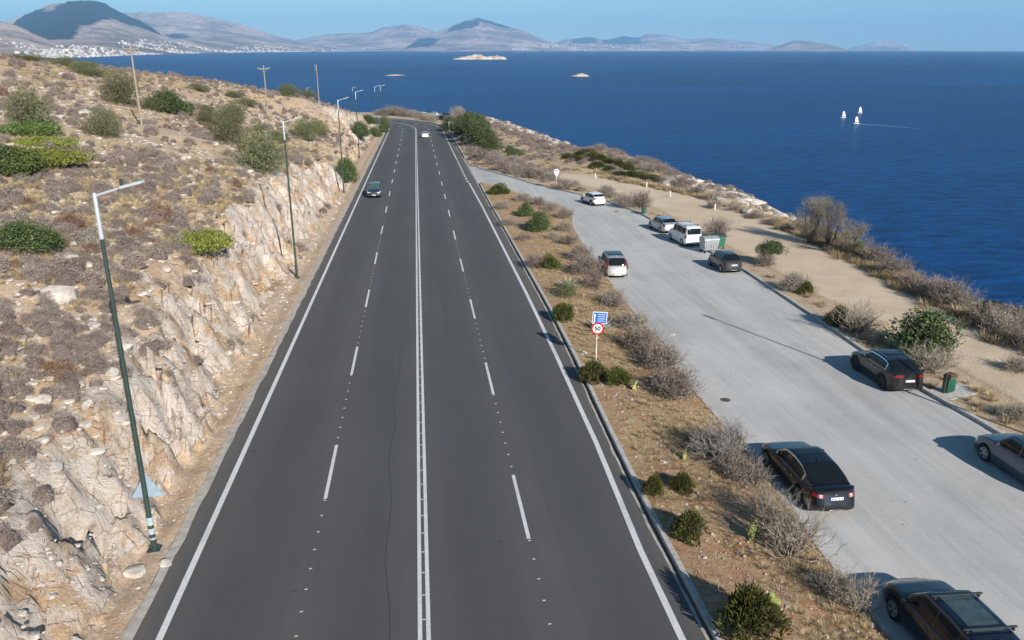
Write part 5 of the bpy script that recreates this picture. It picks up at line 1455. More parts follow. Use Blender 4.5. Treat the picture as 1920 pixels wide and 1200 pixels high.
    for sgn, si in ((-1, 0), (1, nS - 1)):
        e = half[si]; f_ = np.linspace(-1, 1, 23)
        Cg = np.zeros((M_, len(f_), 3))
        Cg[:, :, 0] = e[:, 0:1] * f_[None]; Cg[:, :, 2] = e[:, 2:3]
        Cg[:, :, 1] = e[:, 1:2] + sgn * (cr_ * np.clip(e[:, 0:1] / hW, 0, 1) ** 3.5) * (1 - np.abs(f_[None]) ** 3.5)
        caps[sgn] = Cg
        patch('rear_panel' if sgn < 0 else 'front_panel', lambda c, F, b: np.ones(len(c), bool), g['paint'], 0, grid=Cg)
    # underside and wheel wells
    MB().box((0, 0, .42), (W * .80, L * .92, .40)).build('underbody', 'black_plastic', root)
    # cabin
    y1, y2, y3, y4 = g['ws'][0], g['ws'][1], g['rw'][0], g['rw'][1]
    yc_ = set(np.round(np.linspace(y4, y1, 70), 4))
    roof_pts = [(y4 - .01, g['deck'] + .01), (y3, H - .055), ((y2 + y3) / 2, H), (y2, H - .03), (y1, g['hood'] + .005)]
    win = g.get('win', (y1 - .30, y3 - .35 if y3 - y4 > .5 else y4 + .40))
    for pz in list(g['pillars']): yc_ |= {round(pz - .035, 4), round(pz + .035, 4)}
    yc_ |= {round(win[0], 4), round(win[1], 4)}
    yc_ = np.array(sorted(yc_))
    rz_ = smooth_profile(roof_pts, yc_, .13); rz_[0] = g['deck']; rz_[-1] = g['hood'] - .01
    bz = np.interp(yc_, ys_, top) - .02
    bw = np.interp(yc_, ys_, S[:, 11, 0]) * .955
    bw = bw * (1 - .10 * np.clip((yc_ - (y1 - .5)) / .5, 0, 1) ** 2 - .08 * np.clip(((y4 + .5) - yc_) / .5, 0, 1) ** 2)
    K = []
    for i in range(len(yc_)):
        hgt_ = max(rz_[i] - bz[i], .001); w0 = bw[i]
        tum = g['tumble'] * hgt_ / (H - g['belt'])
        row = []
        for q in (0, .06, .13, .30, .50, .68, .80, .88): row.append((w0 - tum * (q ** 1.25) * 1.0, bz[i] + hgt_ * q * .96))
        wt = row[-1][0]; z0 = row[-1][1]
        for f_, dz in ((.975, .40), (.93, .70), (.84, .86), (.66, .95), (.45, .985), (.22, 1.0), (0, 1.0)): row.append((wt * f_, z0 + (rz_[i] - z0) * dz))
        K.append(row)
    K = np.array(K); nk, mk = K.shape[:2]
    hc = np.stack([K[:, :, 0], np.repeat(yc_[:, None], mk, 1), K[:, :, 1]], -1)
    # bow the windscreen and rear window outwards in the middle
    for sgn, ya_, yb_ in ((1, y2, y1), (-1, y3, y4)):
        near = np.clip((hc[:, :, 1] - ya_) / (yb_ - ya_), 0, 1)
        hc[:, :, 1] -= sgn * near * .16 * np.clip(hc[:, :, 0] / hW, 0, 1) ** 3
    CV = np.zeros((nk, 2 * mk - 1, 3)); CV[:, :mk] = hc; CV[:, mk:] = (hc * [-1, 1, 1])[:, -2::-1]
    cc = 2 * mk - 1
    patch('cabin', lambda c, F, b: np.ones(len(c), bool), g['paint'], 0, grid=CV)
    iy = lambda F: yc_[np.minimum(F[:, 0] // cc, nk - 1)] * .5 + yc_[np.minimum(F[:, 0] // cc + 1, nk - 1)] * .5
    ix = lambda F: np.minimum(F[:, 0] % cc, cc - 2 - F[:, 0] % cc)
    sd_ = lambda F: np.where(F[:, 0] % cc < mk - 1, 1, -1)
    def side(lo, hi, s):
        def f(c, F, b): return (ix(F) >= 1) & (ix(F) < 6) & (iy(F) > lo) & (iy(F) < hi) & (sd_(F) == s) & (np.interp(iy(F), yc_, rz_ - bz) > .20)
        return f
    cuts = [win[0]] + sorted(g['pillars'], reverse=True) + [win[1]]
    gap = .035
    for s in (1, -1):
        if g['chrome_line']:
            patch('window_trim', lambda c, F, b: (ix(F) >= 0) & (ix(F) < 7) & (iy(F) > win[1] - .09) & (iy(F) < win[0] + .09) & (sd_(F) == s) & (np.interp(iy(F), yc_, rz_ - bz) > .16), 'chrome', .003, grid=CV)
            patch('window_trim', lambda c, F, b: (ix(F) >= 1) & (ix(F) < 6) & (iy(F) > win[1] - .0) & (iy(F) < win[0]) & (sd_(F) == s) & (np.interp(iy(F), yc_, rz_ - bz) > .20), 'black_plastic', .005, grid=CV)
        for a, b_ in zip(cuts[:-1], cuts[1:]):
            patch('side_window', side(b_ + (gap if b_ in g['pillars'] else 0), a - (gap if a in g['pillars'] else 0), s), g['glass'], .008, grid=CV)
    patch('windscreen', lambda c, F, b: (iy(F) > y2 + .06) & (iy(F) < y1 - .02) & (ix(F) >= 8), 'car_glass_pale', .008, grid=CV)
    patch('rear_window', lambda c, F, b: (iy(F) < y3 - (g['rw_inset'] * .5 if y3 - y4 > .4 else .0)) & (iy(F) > y4 + (g.get('rw_low', .12) if y3 - y4 > .4 else .015)) & (ix(F) >= 8), g['glass'], .008, grid=CV)
    if g.get('sunroof'): patch('sunroof', lambda c, F, b: (iy(F) < y2 - .22) & (iy(F) > y3 + .55) & (ix(F) >= (9 if g['sunroof'] is True else 11)), 'car_glass' if g['sunroof'] is True else g['sunroof'], .006, grid=CV)
    # door gaps and handles
    jb = lambda F: F[:, 0] % cols
    jj = lambda F: np.minimum(jb(F), cols - 2 - jb(F))
    for d in doors:
        patch('door_gap', lambda c, F, b: (np.abs(ys_[F[:, 0] // cols] + .006 - d) < .002) & (jj(F) >= 2) & (jj(F) < 12), 'black_plastic', .002)
    for s in (1, -1):
        for hy in (-.18, yr * .52 + .02):
            MB().box((s * (hW * .965), hy + .02, g['belt'] - .14), (.03, .17, .028), bevel=.008).build('door_handle', g['paint'] if not g['chrome_line'] else 'chrome', root)
        m = MB().box((s * (hW + .07), y1 - .42, g['belt'] + .09), (.17, .11, .12), bevel=.035).box((s * (hW - .02), y1 - .40, g['belt'] + .04), (.10, .04, .04))
        m.build('mirror', g['paint'], root)
    # lamps
    tz = g.get('tail_z', (g['tailh'] - .20, g['tailh'] - .02)); tw = g.get('tail_w', .55)
    for s in (1, -1):
        tl = None
        if g['tail'] == 'wrap':
            tl = patch('tail_light', lambda c, F, b: (c[:, 2] > tz[0]) & (c[:, 2] < tz[1]) & (s * c[:, 0] > tw * hW), 'red_lens', .008, grid=caps[-1])
            if g.get('lens_in'): patch('reversing_light', lambda c, F, b: (c[:, 2] > tz[0] + .02) & (c[:, 2] < tz[1] - .03) & (s * c[:, 0] > tw * hW + .04) & (s * c[:, 0] < .64 * hW), 'lens_pale', .014, grid=caps[-1])
            patch('tail_light', lambda c, F, b: (c[:, 2] > tz[0]) & (c[:, 2] < tz[1]) & (s * c[:, 0] > 0) & (c[:, 1] < -hL + .28) & (jj(F) < 13), 'red_lens', .008)
        else:                          # tall lamps beside the rear window
            MB().prism([(s * (hW * .80), y4 + .02, g['deck'] - .30), (s * (hW * .95), y4 + .08, g['deck'] - .30), (s * (hW * .93), y4 + .16, g['deck'] + .05), (s * (hW * .80), y3 - .02, H - .22), (s * (hW * .73), y3 - .05, H - .20), (s * (hW * .78), y4 + .07, g['deck'] + .02)], (0, -.05, 0)).build('tail_light', 'red_lens', root)
        hz_ = (g['nose'] - .17, g['nose'] - .03)
        patch('headlight', lambda c, F, b: (c[:, 2] > hz_[0]) & (c[:, 2] < hz_[1]) & (s * c[:, 0] > .50 * hW), 'clear_lens', .008, grid=caps[1])
        patch('headlight', lambda c, F, b: (c[:, 2] > hz_[0] + .02) & (c[:, 2] < hz_[1] + .03) & (s * c[:, 0] > 0) & (c[:, 1] > hL - .36) & (jj(F) < 13), 'clear_lens', .008)
    patch('grille', lambda c, F, b: (c[:, 2] > .36) & (c[:, 2] < g['nose'] - .06) & (np.abs(c[:, 0]) < .42 * hW), 'black_plastic', .006, grid=caps[1])
    lowz = g['zb'] + (.22 if g['cladding'] else .10)
    patch('rear_bumper', lambda c, F, b: (c[:, 2] < g.get('bump_z', lowz + .04)), 'black_plastic', .010, grid=caps[-1])
    patch('front_bumper', lambda c, F, b: (c[:, 2] < lowz), 'black_plastic', .010, grid=caps[1])
    if g['cladding']:
        def clad(c, F, b):
            near = np.minimum(np.abs(np.hypot(c[:, 1] - yf, c[:, 2] - r)), np.abs(np.hypot(c[:, 1] - yr, c[:, 2] - r)))
            return ((near < A_ + .085) | (c[:, 2] < lowz - .04) | ((c[:, 2] < lowz + .02) & (np.abs(c[:, 1]) > hL - .35))) & (jj(F) < 10)
        patch('cladding', clad, 'black_plastic', .012)
    # number plates: white with a blue end and unreadable dark characters
    def plate(y, z, s, lean=0):
        o = MB().box((0, 0, 0), (.50, .012, .11), bevel=.004).build('number_plate', 'plate_white', root, (0, y, z)); o.rotation_euler = (lean, 0, 0)
        MB().box((-.228 * s, 0, 0), (.04, .016, .10)).build('plate_band', 'plate_blue', o)
        m = MB()
        for i in range(7): m.box(((-.16 + i * .058 + (.02 if i > 2 else 0)) * s, 0, 0), (.030, .016, .055 - .012 * (i % 2)))
        m.build('plate_characters', 'plate_ink', o)
    yb = float(caps[-1][4, 11, 1]); pz_ = g.get('plate_z', g['tailh'] - .22)
    j_ = int(np.argmin(np.abs(caps[-1][:, 11, 2] - pz_))); plate(float(caps[-1][j_, 11, 1]) - .022, pz_, 1)
    j_ = int(np.argmin(np.abs(caps[1][:, 11, 2] - .42))); plate(float(caps[1][j_, 11, 1]) + .022, .42, -1)
    if g['front'] is False and g.get('badge', True):
        j_ = int(np.argmin(np.abs(caps[-1][:, 11, 2] - (pz_ + .13)))); MB().box((0, float(caps[-1][j_, 11, 1]) - .012, pz_ + .13), (.10, .02, .045), bevel=.01).build('badge', 'chrome', root)
    # roof gear
    if g['rails']:
        for s in (1, -1):
            x = s * (np.interp((y2 + y3) / 2, yc_, K[:, 9, 0]) - .02)
            MB().tube([(x, y3 + .05, H - .10), (x, y3 + .15, H - .02), (x, 0 + (y2 + y3) / 2, H + .015), (x, y2 - .1, H - .02), (x, y2, H - .08)], .017, 6).build('roof_rail', g['rails'], root)
    if g['bars']:
        for yy in (y2 - .30, y3 + .55):
            MB().box((0, yy, H + .07), (W * .80, .075, .03), bevel=.01).box((W * .34, yy, H + .02), (.05, .10, .10)).box((-W * .34, yy, H + .02), (.05, .10, .10)).build('roof_bar', 'black_plastic', root)
    MB().prism([(-.012, y3 + .12, H - .02), (-.012, y3 + .28, H - .02), (-.012, y3 + .14, H + .05)], (.024, 0, 0)).build('antenna', g['paint'], root)
    if g.get('wiper', True):
        MB().tube([(0, y4 - .0, g['deck'] + .06), (.30, y4 + .10, g['deck'] + .12)], .008, 5).build('rear_wiper', 'black_plastic', root)
    # wheels
    ty, rm = wheel_meshes(r, .21, g['wheel'])
    for yw_ in (yf, yr):
        for s in (1, -1):
            o = obj('wheel', ty, root, (s * (hW - .115), yw_, r)); o.rotation_euler = (0, 0, 0 if s > 0 else math.pi)
            obj('rim', rm, o)
    return root

def park(px_, heading=0.0, dz=0.006): return (px_[0], px_[1], road_z(px_[1]) + dz)
HATCH = dict(belt=.92, hood=.96, nose=.72, deck=1.00, tailh=.98, ws=(1.05, .35), roof=(.35, -1.2), rw=(-1.35, -1.88), wb=2.52, r=.31, pillars=(-.30,), tail_z=(.72, .96), tail_w=.62, plate_z=.72)
def H_(L, **k):
    d = dict(HATCH); d.update(k); return d
# heading: 0 = nose pointing up the road (away from the camera)
car('parked_saloon', 'long black saloon with chrome window line parked against the dry shrubs', 'car', park((14.66, 25.60)), R(-0.5), 4.9, 1.86, 1.46,
    dict(belt=.90, hood=.94, nose=.66, deck=1.03, tailh=.95, ws=(1.15, .30), rw=(-.95, -2.05), wb=2.82, r=.35, pillars=(-.42,), paint='paint_black', corner=.26, lens_in=True, chrome_line=True, tail_z=(.74, .87), tail_w=.48, plate_z=.72, tumble=.24, wheel='alloy', wiper=False, rw_low=.10, win=(.88, -1.35), taper=.14, sunroof=True, rear_lean=.11))
car('parked_crossover', 'black crossover with pale window outline parked by the big green bush', 'car', park((23.89, 35.61)), R(-2.0), 4.5, 1.84, 1.54,
    dict(belt=1.00, hood=1.02, nose=.78, deck=1.12, tailh=1.06, ws=(1.05, .30), rw=(-1.15, -1.95), wb=2.64, r=.36, pillars=(-.40,), paint='paint_olive_black', chrome_line=True, cladding=True, tail_z=(.92, 1.00), tail_w=.35, plate_z=.74, rails='chrome', wheel='dark', rw_low=.10, win=(.80, -1.30), tumble=.22, sunroof=True))
car('parked_estate', 'silver grey sport utility car with tall red lamps on the left side of the lay-by', 'car', park((15.37, 60.04)), R(-4.1), 4.6, 1.83, 1.68,
    dict(belt=1.0, hood=1.04, nose=.80, deck=1.04, tailh=1.00, ws=(1.15, .55), rw=(-1.85, -2.14), wb=2.65, r=.35, pillars=(-.22, -1.10), paint='paint_sand_grey', cladding=True, rails='alloy', tail='tall', plate_z=.82, tumble=.18, wheel='alloy', win=(.95, -1.85), bump_z=.58, sunroof=True))
car('parked_hatchback', 'white small hatchback parked by the kerb, farthest of the lay-by row', 'car', park((21.20, 94.30)), R(13.0), 4.1, 1.75, 1.47,
    H_(4.1, paint='paint_white', cladding=True, tail_z=(.84, .98), bump_z=.50))
car('parked_hatchback', 'silver hatchback parked just ahead of the white van', 'car', park((24.58, 76.74)), R(6.1), 4.2, 1.74, 1.46,
    H_(4.2, paint='paint_silver', tail_z=(.72, .98), tail_w=.72, ws=(1.1, .35), rw=(-1.25, -1.92), r=.31))
car('parked_van', 'white passenger van with roof bars parked behind the silver hatchback', 'van', park((24.85, 70.68)), R(4.2), 4.4, 1.79, 1.84,
    dict(belt=1.08, hood=1.10, nose=.84, deck=1.14, tailh=1.10, ws=(1.35, .75), rw=(-1.95, -2.12), wb=2.68, r=.32, pillars=(.10, -.98), paint='paint_white', rails='paint_white', tail_z=(.78, 1.08), tail_w=.80, plate_z=.82, tumble=.12, wheel='cap', win=(1.15, -1.80), bars=True, taper=.06, rw_low=.02, bump_z=.42))
car('parked_hatchback', 'rounded black small hatchback parked behind the waste container', 'car', park((24.65, 60.05)), R(1.0), 3.85, 1.67, 1.50,
    H_(3.85, paint='paint_graphite', ws=(1.15, .45), rw=(-1.05, -1.80), wb=2.44, r=.30, deck=.98, tail_z=(.70, .90), tail_w=.70, tumble=.24, taper=.16))
car('parked_car', 'dark blue car with roof bars at the bottom right corner', 'car', park((14.35, 16.30)), R(-1.5), 4.6, 1.84, 1.62,
    dict(belt=.98, hood=1.00, deck=1.05, tailh=1.0, ws=(1.18, .42), rw=(-1.80, -2.12), wb=2.65, r=.35, pillars=(-.25, -1.15), paint='paint_blue_black', rails=None, bars=True, plate_z=.8, sunroof='car_glass_pale', nose=.74, corner=.26, win=(.9, -1.8), tumble=.2))
car('parked_car', 'slate blue grey car cut off by the right edge of the picture', 'car', park((23.70, 25.20)), R(1.0), 4.45, 1.82, 1.60,
    dict(belt=1.0, hood=1.03, nose=.80, deck=1.04, tailh=1.0, ws=(1.05, .40), rw=(-1.60, -2.05), wb=2.62, r=.35, pillars=(-.30, -1.1), paint='paint_slate', wheel='alloy', chrome_line=False, win=(.85, -1.7), tumble=.2))
car('oncoming_car', 'dark sport utility car driving towards the camera in the outer left lane', 'car', park((-5.45, 104.88)), R(180), 4.7, 1.88, 1.66,
    dict(belt=1.0, hood=1.04, nose=.86, deck=1.04, tailh=1.0, ws=(1.10, .45), rw=(-1.75, -2.14), wb=2.7, r=.36, pillars=(-.25,), paint='paint_navy', front=True, rails='alloy', tumble=.2))
car('driving_saloon', 'silver white saloon driving away towards the bend', 'car', park((2.24, 203)), R(0), 4.6, 1.82, 1.46,
    dict(belt=.93, hood=.96, nose=.72, deck=1.06, tailh=1.0, ws=(1.1, .3), rw=(-1.0, -1.75), wb=2.7, r=.33, pillars=(-.4,), paint='paint_white', tail_z=(.80, .94), wiper=False))
# far car park beyond the bend
def farcar(p, pn, lb, hd, van=False):
    car('distant_car', lb, 'car', (p[0], p[1], ground_z(*p)), R(hd), 4.2, 1.78, 1.55 if not van else 1.8, H_(4.2, paint=pn))
farcar((2.85, 303.22), 'paint_white', 'white car half hidden by dry shrubs in the far car park', 70)
farcar((8.34, 277.69), 'paint_black', 'dark car in the far car park, nearest the thicket', 40)
farcar((10.76, 299.88), 'paint_graphite', 'dark car in the far car park against the sea', 80)
farcar((6.4, 304.49), 'paint_silver', 'pale car in the middle of the far car park', 85)
q = [(11.73, 277.09), (3.85, 290.26), (3.12, 310.19), (16.35, 306.16)]
tag(MB().poly([(x, y, ground_z(x, y) + .06) for x, y in q]).build('far_car_park', 'pale_paving'), kind='structure')

# ---------------------------------------------------------------- street furniture
simple('pole_green', (0.035, 0.060, 0.052), 0.45, 0.2, var=.15, scale=2)
simple('galvanised', (0.50, 0.53, 0.55), 0.45, 0.5)
simple('lamp_grey', (0.46, 0.50, 0.52), 0.4, 0.3)
simple('sticker', (0.34, 0.42, 0.44), 0.6, var=.3, scale=20)
simple('wood_pole', (0.30, 0.25, 0.20), 0.9, var=.25, scale=8)
simple('sign_blue', (0.01, 0.12, 0.48), 0.35)
simple('sign_white', (0.80, 0.80, 0.80), 0.35)
simple('sign_red', (0.50, 0.012, 0.02), 0.35)
simple('sign_back', (0.30, 0.40, 0.47), 0.5, 0.2)
simple('sign_black', (0.02, 0.03, 0.03), 0.5)
simple('bin_green', (0.02, 0.12, 0.075), 0.5, var=.25)
simple('bin_rust', (0.10, 0.055, 0.035), 0.8, var=.3, scale=12)
simple('container_metal', (0.42, 0.44, 0.46), 0.45, 0.5, var=.2, scale=4)
simple('post_white', (0.62, 0.58, 0.54), 0.7, var=.2)
simple('wire', (0.10, 0.10, 0.11), 0.5)
simple('iron', (0.11, 0.10, 0.09), 0.7, .4)
simple('sail', (0.82, 0.82, 0.80), 0.6, var=.03)
simple('foam', (0.70, 0.78, 0.85), 0.8)
def lamp_meshes(H=12.0):
    d = {}
    d['pole'] = MB().tube([(0, 0, 0), (0, 0, 1.2), (0, 0, 1.25), (0, 0, H - 1.35)], [.105, .095, .085, .058], 12).mesh('pole', 'pole_green', True)
    d['base_plate'] = MB().box((0, 0, .02), (.42, .42, .05), bevel=.01).box((.0, 0, .10), (.03, .34, .14)).box((0, 0, .10), (.34, .03, .14)).mesh('base_plate', 'pole_green')
    d['upper_section'] = MB().tube([(0, 0, H - 1.35), (0, 0, H - .05), (0, 0, H)], [.070, .062, .045], 12).mesh('upper_section', 'lamp_grey', True)
    d['arm'] = MB().tube([(0, 0, H - .10), (.18, 0, H - .04), (.75, 0, H + .13)], [.045, .040, .036], 8).mesh('arm', 'lamp_grey', True)
    d['lamp_head'] = MB().prism([(.68, -.05, H + .10), (.74, -.12, H + .11), (1.36, -.11, H + .26), (1.42, 0, H + .28), (1.36, .11, H + .26), (.74, .12, H + .11), (.68, .05, H + .10)], (-.02, 0, .07)).mesh('lamp_head', 'lamp_grey')
    d['sensor'] = MB().lathe([(.05, H + .26), (.05, H + .42), (.02, H + .44), (0.001, H + .44)], 8, (.78, 0, -.06)).mesh('sensor', 'sign_black')
    return d
LM = lamp_meshes()
def lamp(p, label, rz=0.0, s=1.0, z=None):
    o = empty('street_lamp', (p[0], p[1], (ground_z(*p) if z is None else z) - .02), rz, s)
    for k, me in LM.items(): obj(k, me, o)
    return tag(o, label, 'street lamp', 'tall street lamps along the highway')
l1 = lamp((-8.95, 24.06), 'nearest street lamp, with a blue grey triangular plate near its foot', R(2))
m = MB()
for z_, h_ in ((1.12, .30), (.74, .22), (.46, .08)): m.tube([(0, 0, z_ - h_ / 2), (0.002, 0, z_ + h_ / 2)], .104, 10, False)
m.build('stickers', 'sticker', l1)
lamp((-9.45, 61.76), 'second street lamp from the camera, standing at the foot of the rock cutting', R(3))
lamp((-9.71, 108.42), 'third street lamp from the camera, beside a dense green bush', R(3))
lamp((-10.62, 153.81), 'fourth street lamp, in front of the bright green bushes', R(4))
lamp((-10.22, 217.95), 'fifth street lamp, at the rock corner before the bend', R(4))
lamp((-9.46, 234.74), 'street lamp just behind the fifth one, partly hidden by the rock corner', R(10))
for p, t_ in (((-21.69, 296, -4.47), 'lamp head peeping over the skyline left of the bend, right one of two'), ((-37.96, 300, -2.77), 'lamp head peeping over the skyline left of the bend, left one of two')):
    lamp((p[0], p[1]), t_, R(25), .93, z=max(SEA, CAM_H - 0.0446 * p[1] - 12.0 * .93))
lamp((28.5, 22.5), 'street lamp outside the right edge whose long shadow crosses the lay-by', R(111.5))
# triangular sign seen from behind
p = (-8.95, 24.06); zt = ground_z(*p)
tr = empty('triangular_sign', (p[0] + .02, p[1] + .16, zt + 1.90), 0)
a_ = [(-.52, 0, 0), (.52, 0, 0), (0, 0, .90)]
MB().prism(a_, (0, .03, 0)).build('plate', 'sign_back', tr)
MB().tube([(-.30, -.03, .28), (.30, -.03, .28)], .02, 6).build('bracket', 'galvanised', tr)
tag(tr, 'back of a blue grey triangular road sign fixed behind the nearest lamp post', 'road sign')
# text
def text(s, size, mat, parent, loc, rot=(R(90), 0, 0), nm='lettering', ext=.004, bold=0.0):
    cu = bpy.data.curves.new(nm, 'FONT'); cu.body = s; cu.size = size; cu.align_x = 'CENTER'; cu.align_y = 'CENTER'; cu.extrude = ext; cu.offset = bold
    cu.materials.append(MATS[mat]); tmp = bpy.data.objects.new(nm, cu); COL.objects.link(tmp); bpy.context.view_layer.update(); me = bpy.data.meshes.new_from_object(tmp.evaluated_get(bpy.context.evaluated_depsgraph_get())); bpy.data.objects.remove(tmp); o = bpy.data.objects.new(nm, me); o.location = loc; o.rotation_euler = rot; link(o, parent); return o
def disc(r, t0, n=40): return [(r * math.cos(2 * math.pi * i / n), t0, r * math.sin(2 * math.pi * i / n)) for i in range(n)]
p = (9.58, 39.74)
sg = empty('speed_limit_sign', (p[0], p[1], ground_z(*p)), R(-6))
MB().tube([(0, 0, -.2), (0, 0, 2.85)], .032, 10).build('post', 'post_white', sg, smooth=True)
sp_ = MB().prism(disc(.345, 0), (0, .025, 0)).build('round_plate', 'sign_red', sg, (0.02, -.065, 1.92))
MB().prism(disc(.255, 0), (0, .02, 0)).build('white_field', 'sign_white', sp_, (0, -.006, 0))
text('50', .33, 'sign_black', sp_, (0, -.016, 0), nm='number', bold=.012)
bl = MB().box((0, 0, 0), (.80, .028, .66), bevel=.012).build('direction_plate', 'sign_white', sg, (.12, -.04, 2.53)); bl.rotation_euler = (0, R(3), 0)
MB().box((0, 0, 0), (.745, .03, .605), bevel=.012).build('blue_field', 'sign_blue', bl, (0, -.006, 0))
MB().prism([(-.305, 0, -.25), (-.245, 0, -.25), (-.245, 0, .13), (-.205, 0, .13), (-.275, 0, .24), (-.345, 0, .13), (-.305, 0, .13)], (0, -.01, 0)).build('arrow', 'sign_white', bl, (0, -.02, 0))
m = MB(); rg = random.Random(4)     # four lines of place names, too small to read
for r_ in range(4):
    x = -.11
    while x < .30:
        w_ = rg.uniform(.016, .030); m.box((x + w_ / 2, 0, .195 - r_ * .125 + .004 * rg.random()), (w_, .008, rg.uniform(.032, .046))); x += w_ + .014
m.build('lettering', 'sign_white', bl, (0, -.022, 0))
tag(sg, 'fifty speed limit sign below a blue direction sign on a thin white post', 'road sign')
p = (18.95, 107.49)
s2 = empty('round_sign', (p[0], p[1], ground_z(*p)), R(-10))
MB().tube([(0, 0, -.2), (0, 0, 2.75)], .035, 8).build('post', 'post_white', s2, smooth=True)
q = MB().prism(disc(.36, 0), (0, .025, 0)).build('round_plate', 'sign_white', s2, (0, -.06, 2.42))
MB().prism(disc(.27, 0), (0, .02, 0)).build('rim_ring', 'sign_white', q, (0, -.004, 0))
MB().box((0, 0, .18), (.42, .01, .12)).build('red_band', 'sign_red', q, (0, -.012, 0))
MB().prism([(-.33, 0, 0), (0, 0, -.58), (.33, 0, 0)], (0, .02, 0)).build('lower_plate', 'sign_white', s2, (0, -.05, 2.25))
tag(s2, 'white sign with a pointed lower plate at the far right kerb of the lay-by', 'road sign')
# litter bins
def bin_(p, label, s=1.0, slab=False):
    o = empty('litter_bin', (p[0], p[1], ground_z(*p) + (.03 if slab else 0)), R(20), s)
    MB().box((0, 0, .48), (.46, .40, .78), bevel=.05, taper=1.06).build('body', 'bin_green', o)
    m = MB()
    for i in range(-2, 3): m.box((i * .09, -.215, .46), (.018, .02, .62))
    m.build('ribs', 'bin_green', o)
    MB().box((0, 0, .91), (.50, .44, .09), bevel=.02).box((0, 0, 1.02), (.46, .40, .06), bevel=.02).build('lid', 'bin_rust', o)
    MB().tube([(-.26, 0, -.1), (-.26, 0, 1.1)], .025, 6).build('post', 'bin_rust', o)
    return tag(o, label, 'litter bin')
pb = (25.71, 33.15)
b_ = bin_(pb, 'green litter bin with a rusty lid on a concrete slab behind the black crossover')
tag(MB().box((pb[0] + .55, pb[1] + .15, ground_z(*pb) - .03), (2.3, 1.3, .14), R(18), bevel=.02).build('concrete_slab', 'kerb_concrete'), 'pale concrete slab under the green litter bin', 'slab')
bin_((25.17, 85.85), 'small dark green litter bin at the kerb ahead of the silver hatchback', .95)
# waste containers
p = (25.53, 66.18)
o = empty('waste_container', (p[0], p[1], ground_z(*p)), R(8))
m = MB(); vs = [(-.62, -.45, .30), (.62, -.45, .30), (.62, .45, .30), (-.62, .45, .30), (-.70, -.55, 1.20), (.70, -.55, 1.20), (.70, .55, 1.20), (-.70, .55, 1.20)]
m.add(vs, [(3, 2, 1, 0), (0, 1, 5, 4), (1, 2, 6, 5), (2, 3, 7, 6), (3, 0, 4, 7), (4, 5, 6, 7)]); m.build('body', 'container_metal', o)
MB().prism([(-.72, -.57, 1.20), (-.72, .57, 1.20), (-.72, .50, 1.36), (-.72, .15, 1.48), (-.72, -.25, 1.46), (-.72, -.55, 1.32)], (1.44, 0, 0)).build('lid', 'container_metal', o)
m = MB()
for i in range(-2, 3): m.box((i * .25, -.52, .75), (.05, .05, .75))
m.build('ribs', 'container_metal', o)
for x in (-.55, .55):
    for y in (-.38, .38): MB().lathe([(.001, -.03), (.10, -.03), (.10, .03), (.001, .03)], 12, (x, y, .10), 'x').box((x, y, .22), (.05, .08, .14)).build('castor', 'black_plastic', o)
for x in (-.78, .78): MB().tube([(x, -.4, 1.1), (x, .4, 1.1)], .025, 6).build('handle', 'galvanised', o)
tag(o, 'grey metal wheeled waste container between white van and black hatchback', 'waste container')
p = (26.72, 67.15)
o = empty('waste_container', (p[0], p[1], ground_z(*p)), R(8))
MB().box((0, 0, .68), (1.0, .8, .95), bevel=.05, taper=1.06).build('body', 'bin_green', o)
MB().prism([(-.56, -.45, 1.16), (-.56, .45, 1.16), (-.56, .30, 1.34), (-.56, -.30, 1.34)], (1.12, 0, 0)).build('lid', 'sign_black', o)
for x in (-.4, .4): MB().lathe([(.001, -.03), (.10, -.03), (.10, .03), (.001, .03)], 12, (x, -.3, .10), 'x').box((x, -.3, .18), (.05, .08, .1)).build('castor', 'black_plastic', o)
tag(o, 'dark green waste container just behind the grey metal one', 'waste container')
# white marker posts along the seaward side
for i, (p, lb) in enumerate([((26.42, 116.81), 'short white marker post at the far end of the sandy path'), ((31.41, 106.8), 'short white marker post on the path edge, second from the far end'), ((31.92, 97.8), 'short white marker post on the path edge, third from the far end'), ((33.9, 87.2), 'short white marker post on the path edge right of the silver hatchback'), ((33.81, 88.35), 'reddish brown marker stone beside a white post on the path edge')]):
    o = empty('marker_post', (p[0], p[1], ground_z(*p)), R(20 * i), .8)
    MB().box((0, 0, .42), (.20, .20, .95), bevel=.03).build('shaft', 'post_white' if i < 4 else 'bin_rust', o); MB().box((0, 0, .93), (.15, .15, .07), bevel=.03).build('cap', 'post_white', o)
    tag(o, lb, 'post')
# wooden utility poles
def upole(p, H, label, arm=True, brace=False, rz=0.0, s=1.0):
    o = empty('utility_pole', (p[0], p[1], ground_z(*p) - .1), rz, s)
    MB().tube([(0, 0, 0), (0, 0, H)], [.12, .075], 8).build('pole', 'wood_pole', o, smooth=True)
    if arm:
        MB().box((0, 0, H - .35), (2.0, .10, .12)).build('crossarm', 'wood_pole', o)
        for x in (-.9, 0.0, .9):
            zz = H - .29 if x else H
            MB().lathe([(.03, zz), (.05, zz + .08), (.07, zz + .12), (.04, zz + .2), (.001, zz + .22)], 8, (x, 0, 0)).build('insulator', 'galvanised', o)
        for x in (-.55, .55): MB().tube([(x, 0, H - .4), (0, 0, H - 1.1)], .03, 5).build('brace', 'wood_pole', o)
    else:
        for k in range(3): MB().box((-.18, 0, H - .25 - k * .45), (.36, .06, .06)).box((-.34, 0, H - .16 - k * .45), (.07, .07, .16)).build('insulator_bracket', 'galvanised', o)
    return tag(o, label, 'utility pole')
pA, pB, pC = (-28.41, 89.83), (-25.93, 150.14), (-22.12, 196, 3.56)
upole(pA, 8.1, 'wooden utility pole with two small crossarms on the upper left hillside', rz=R(60))
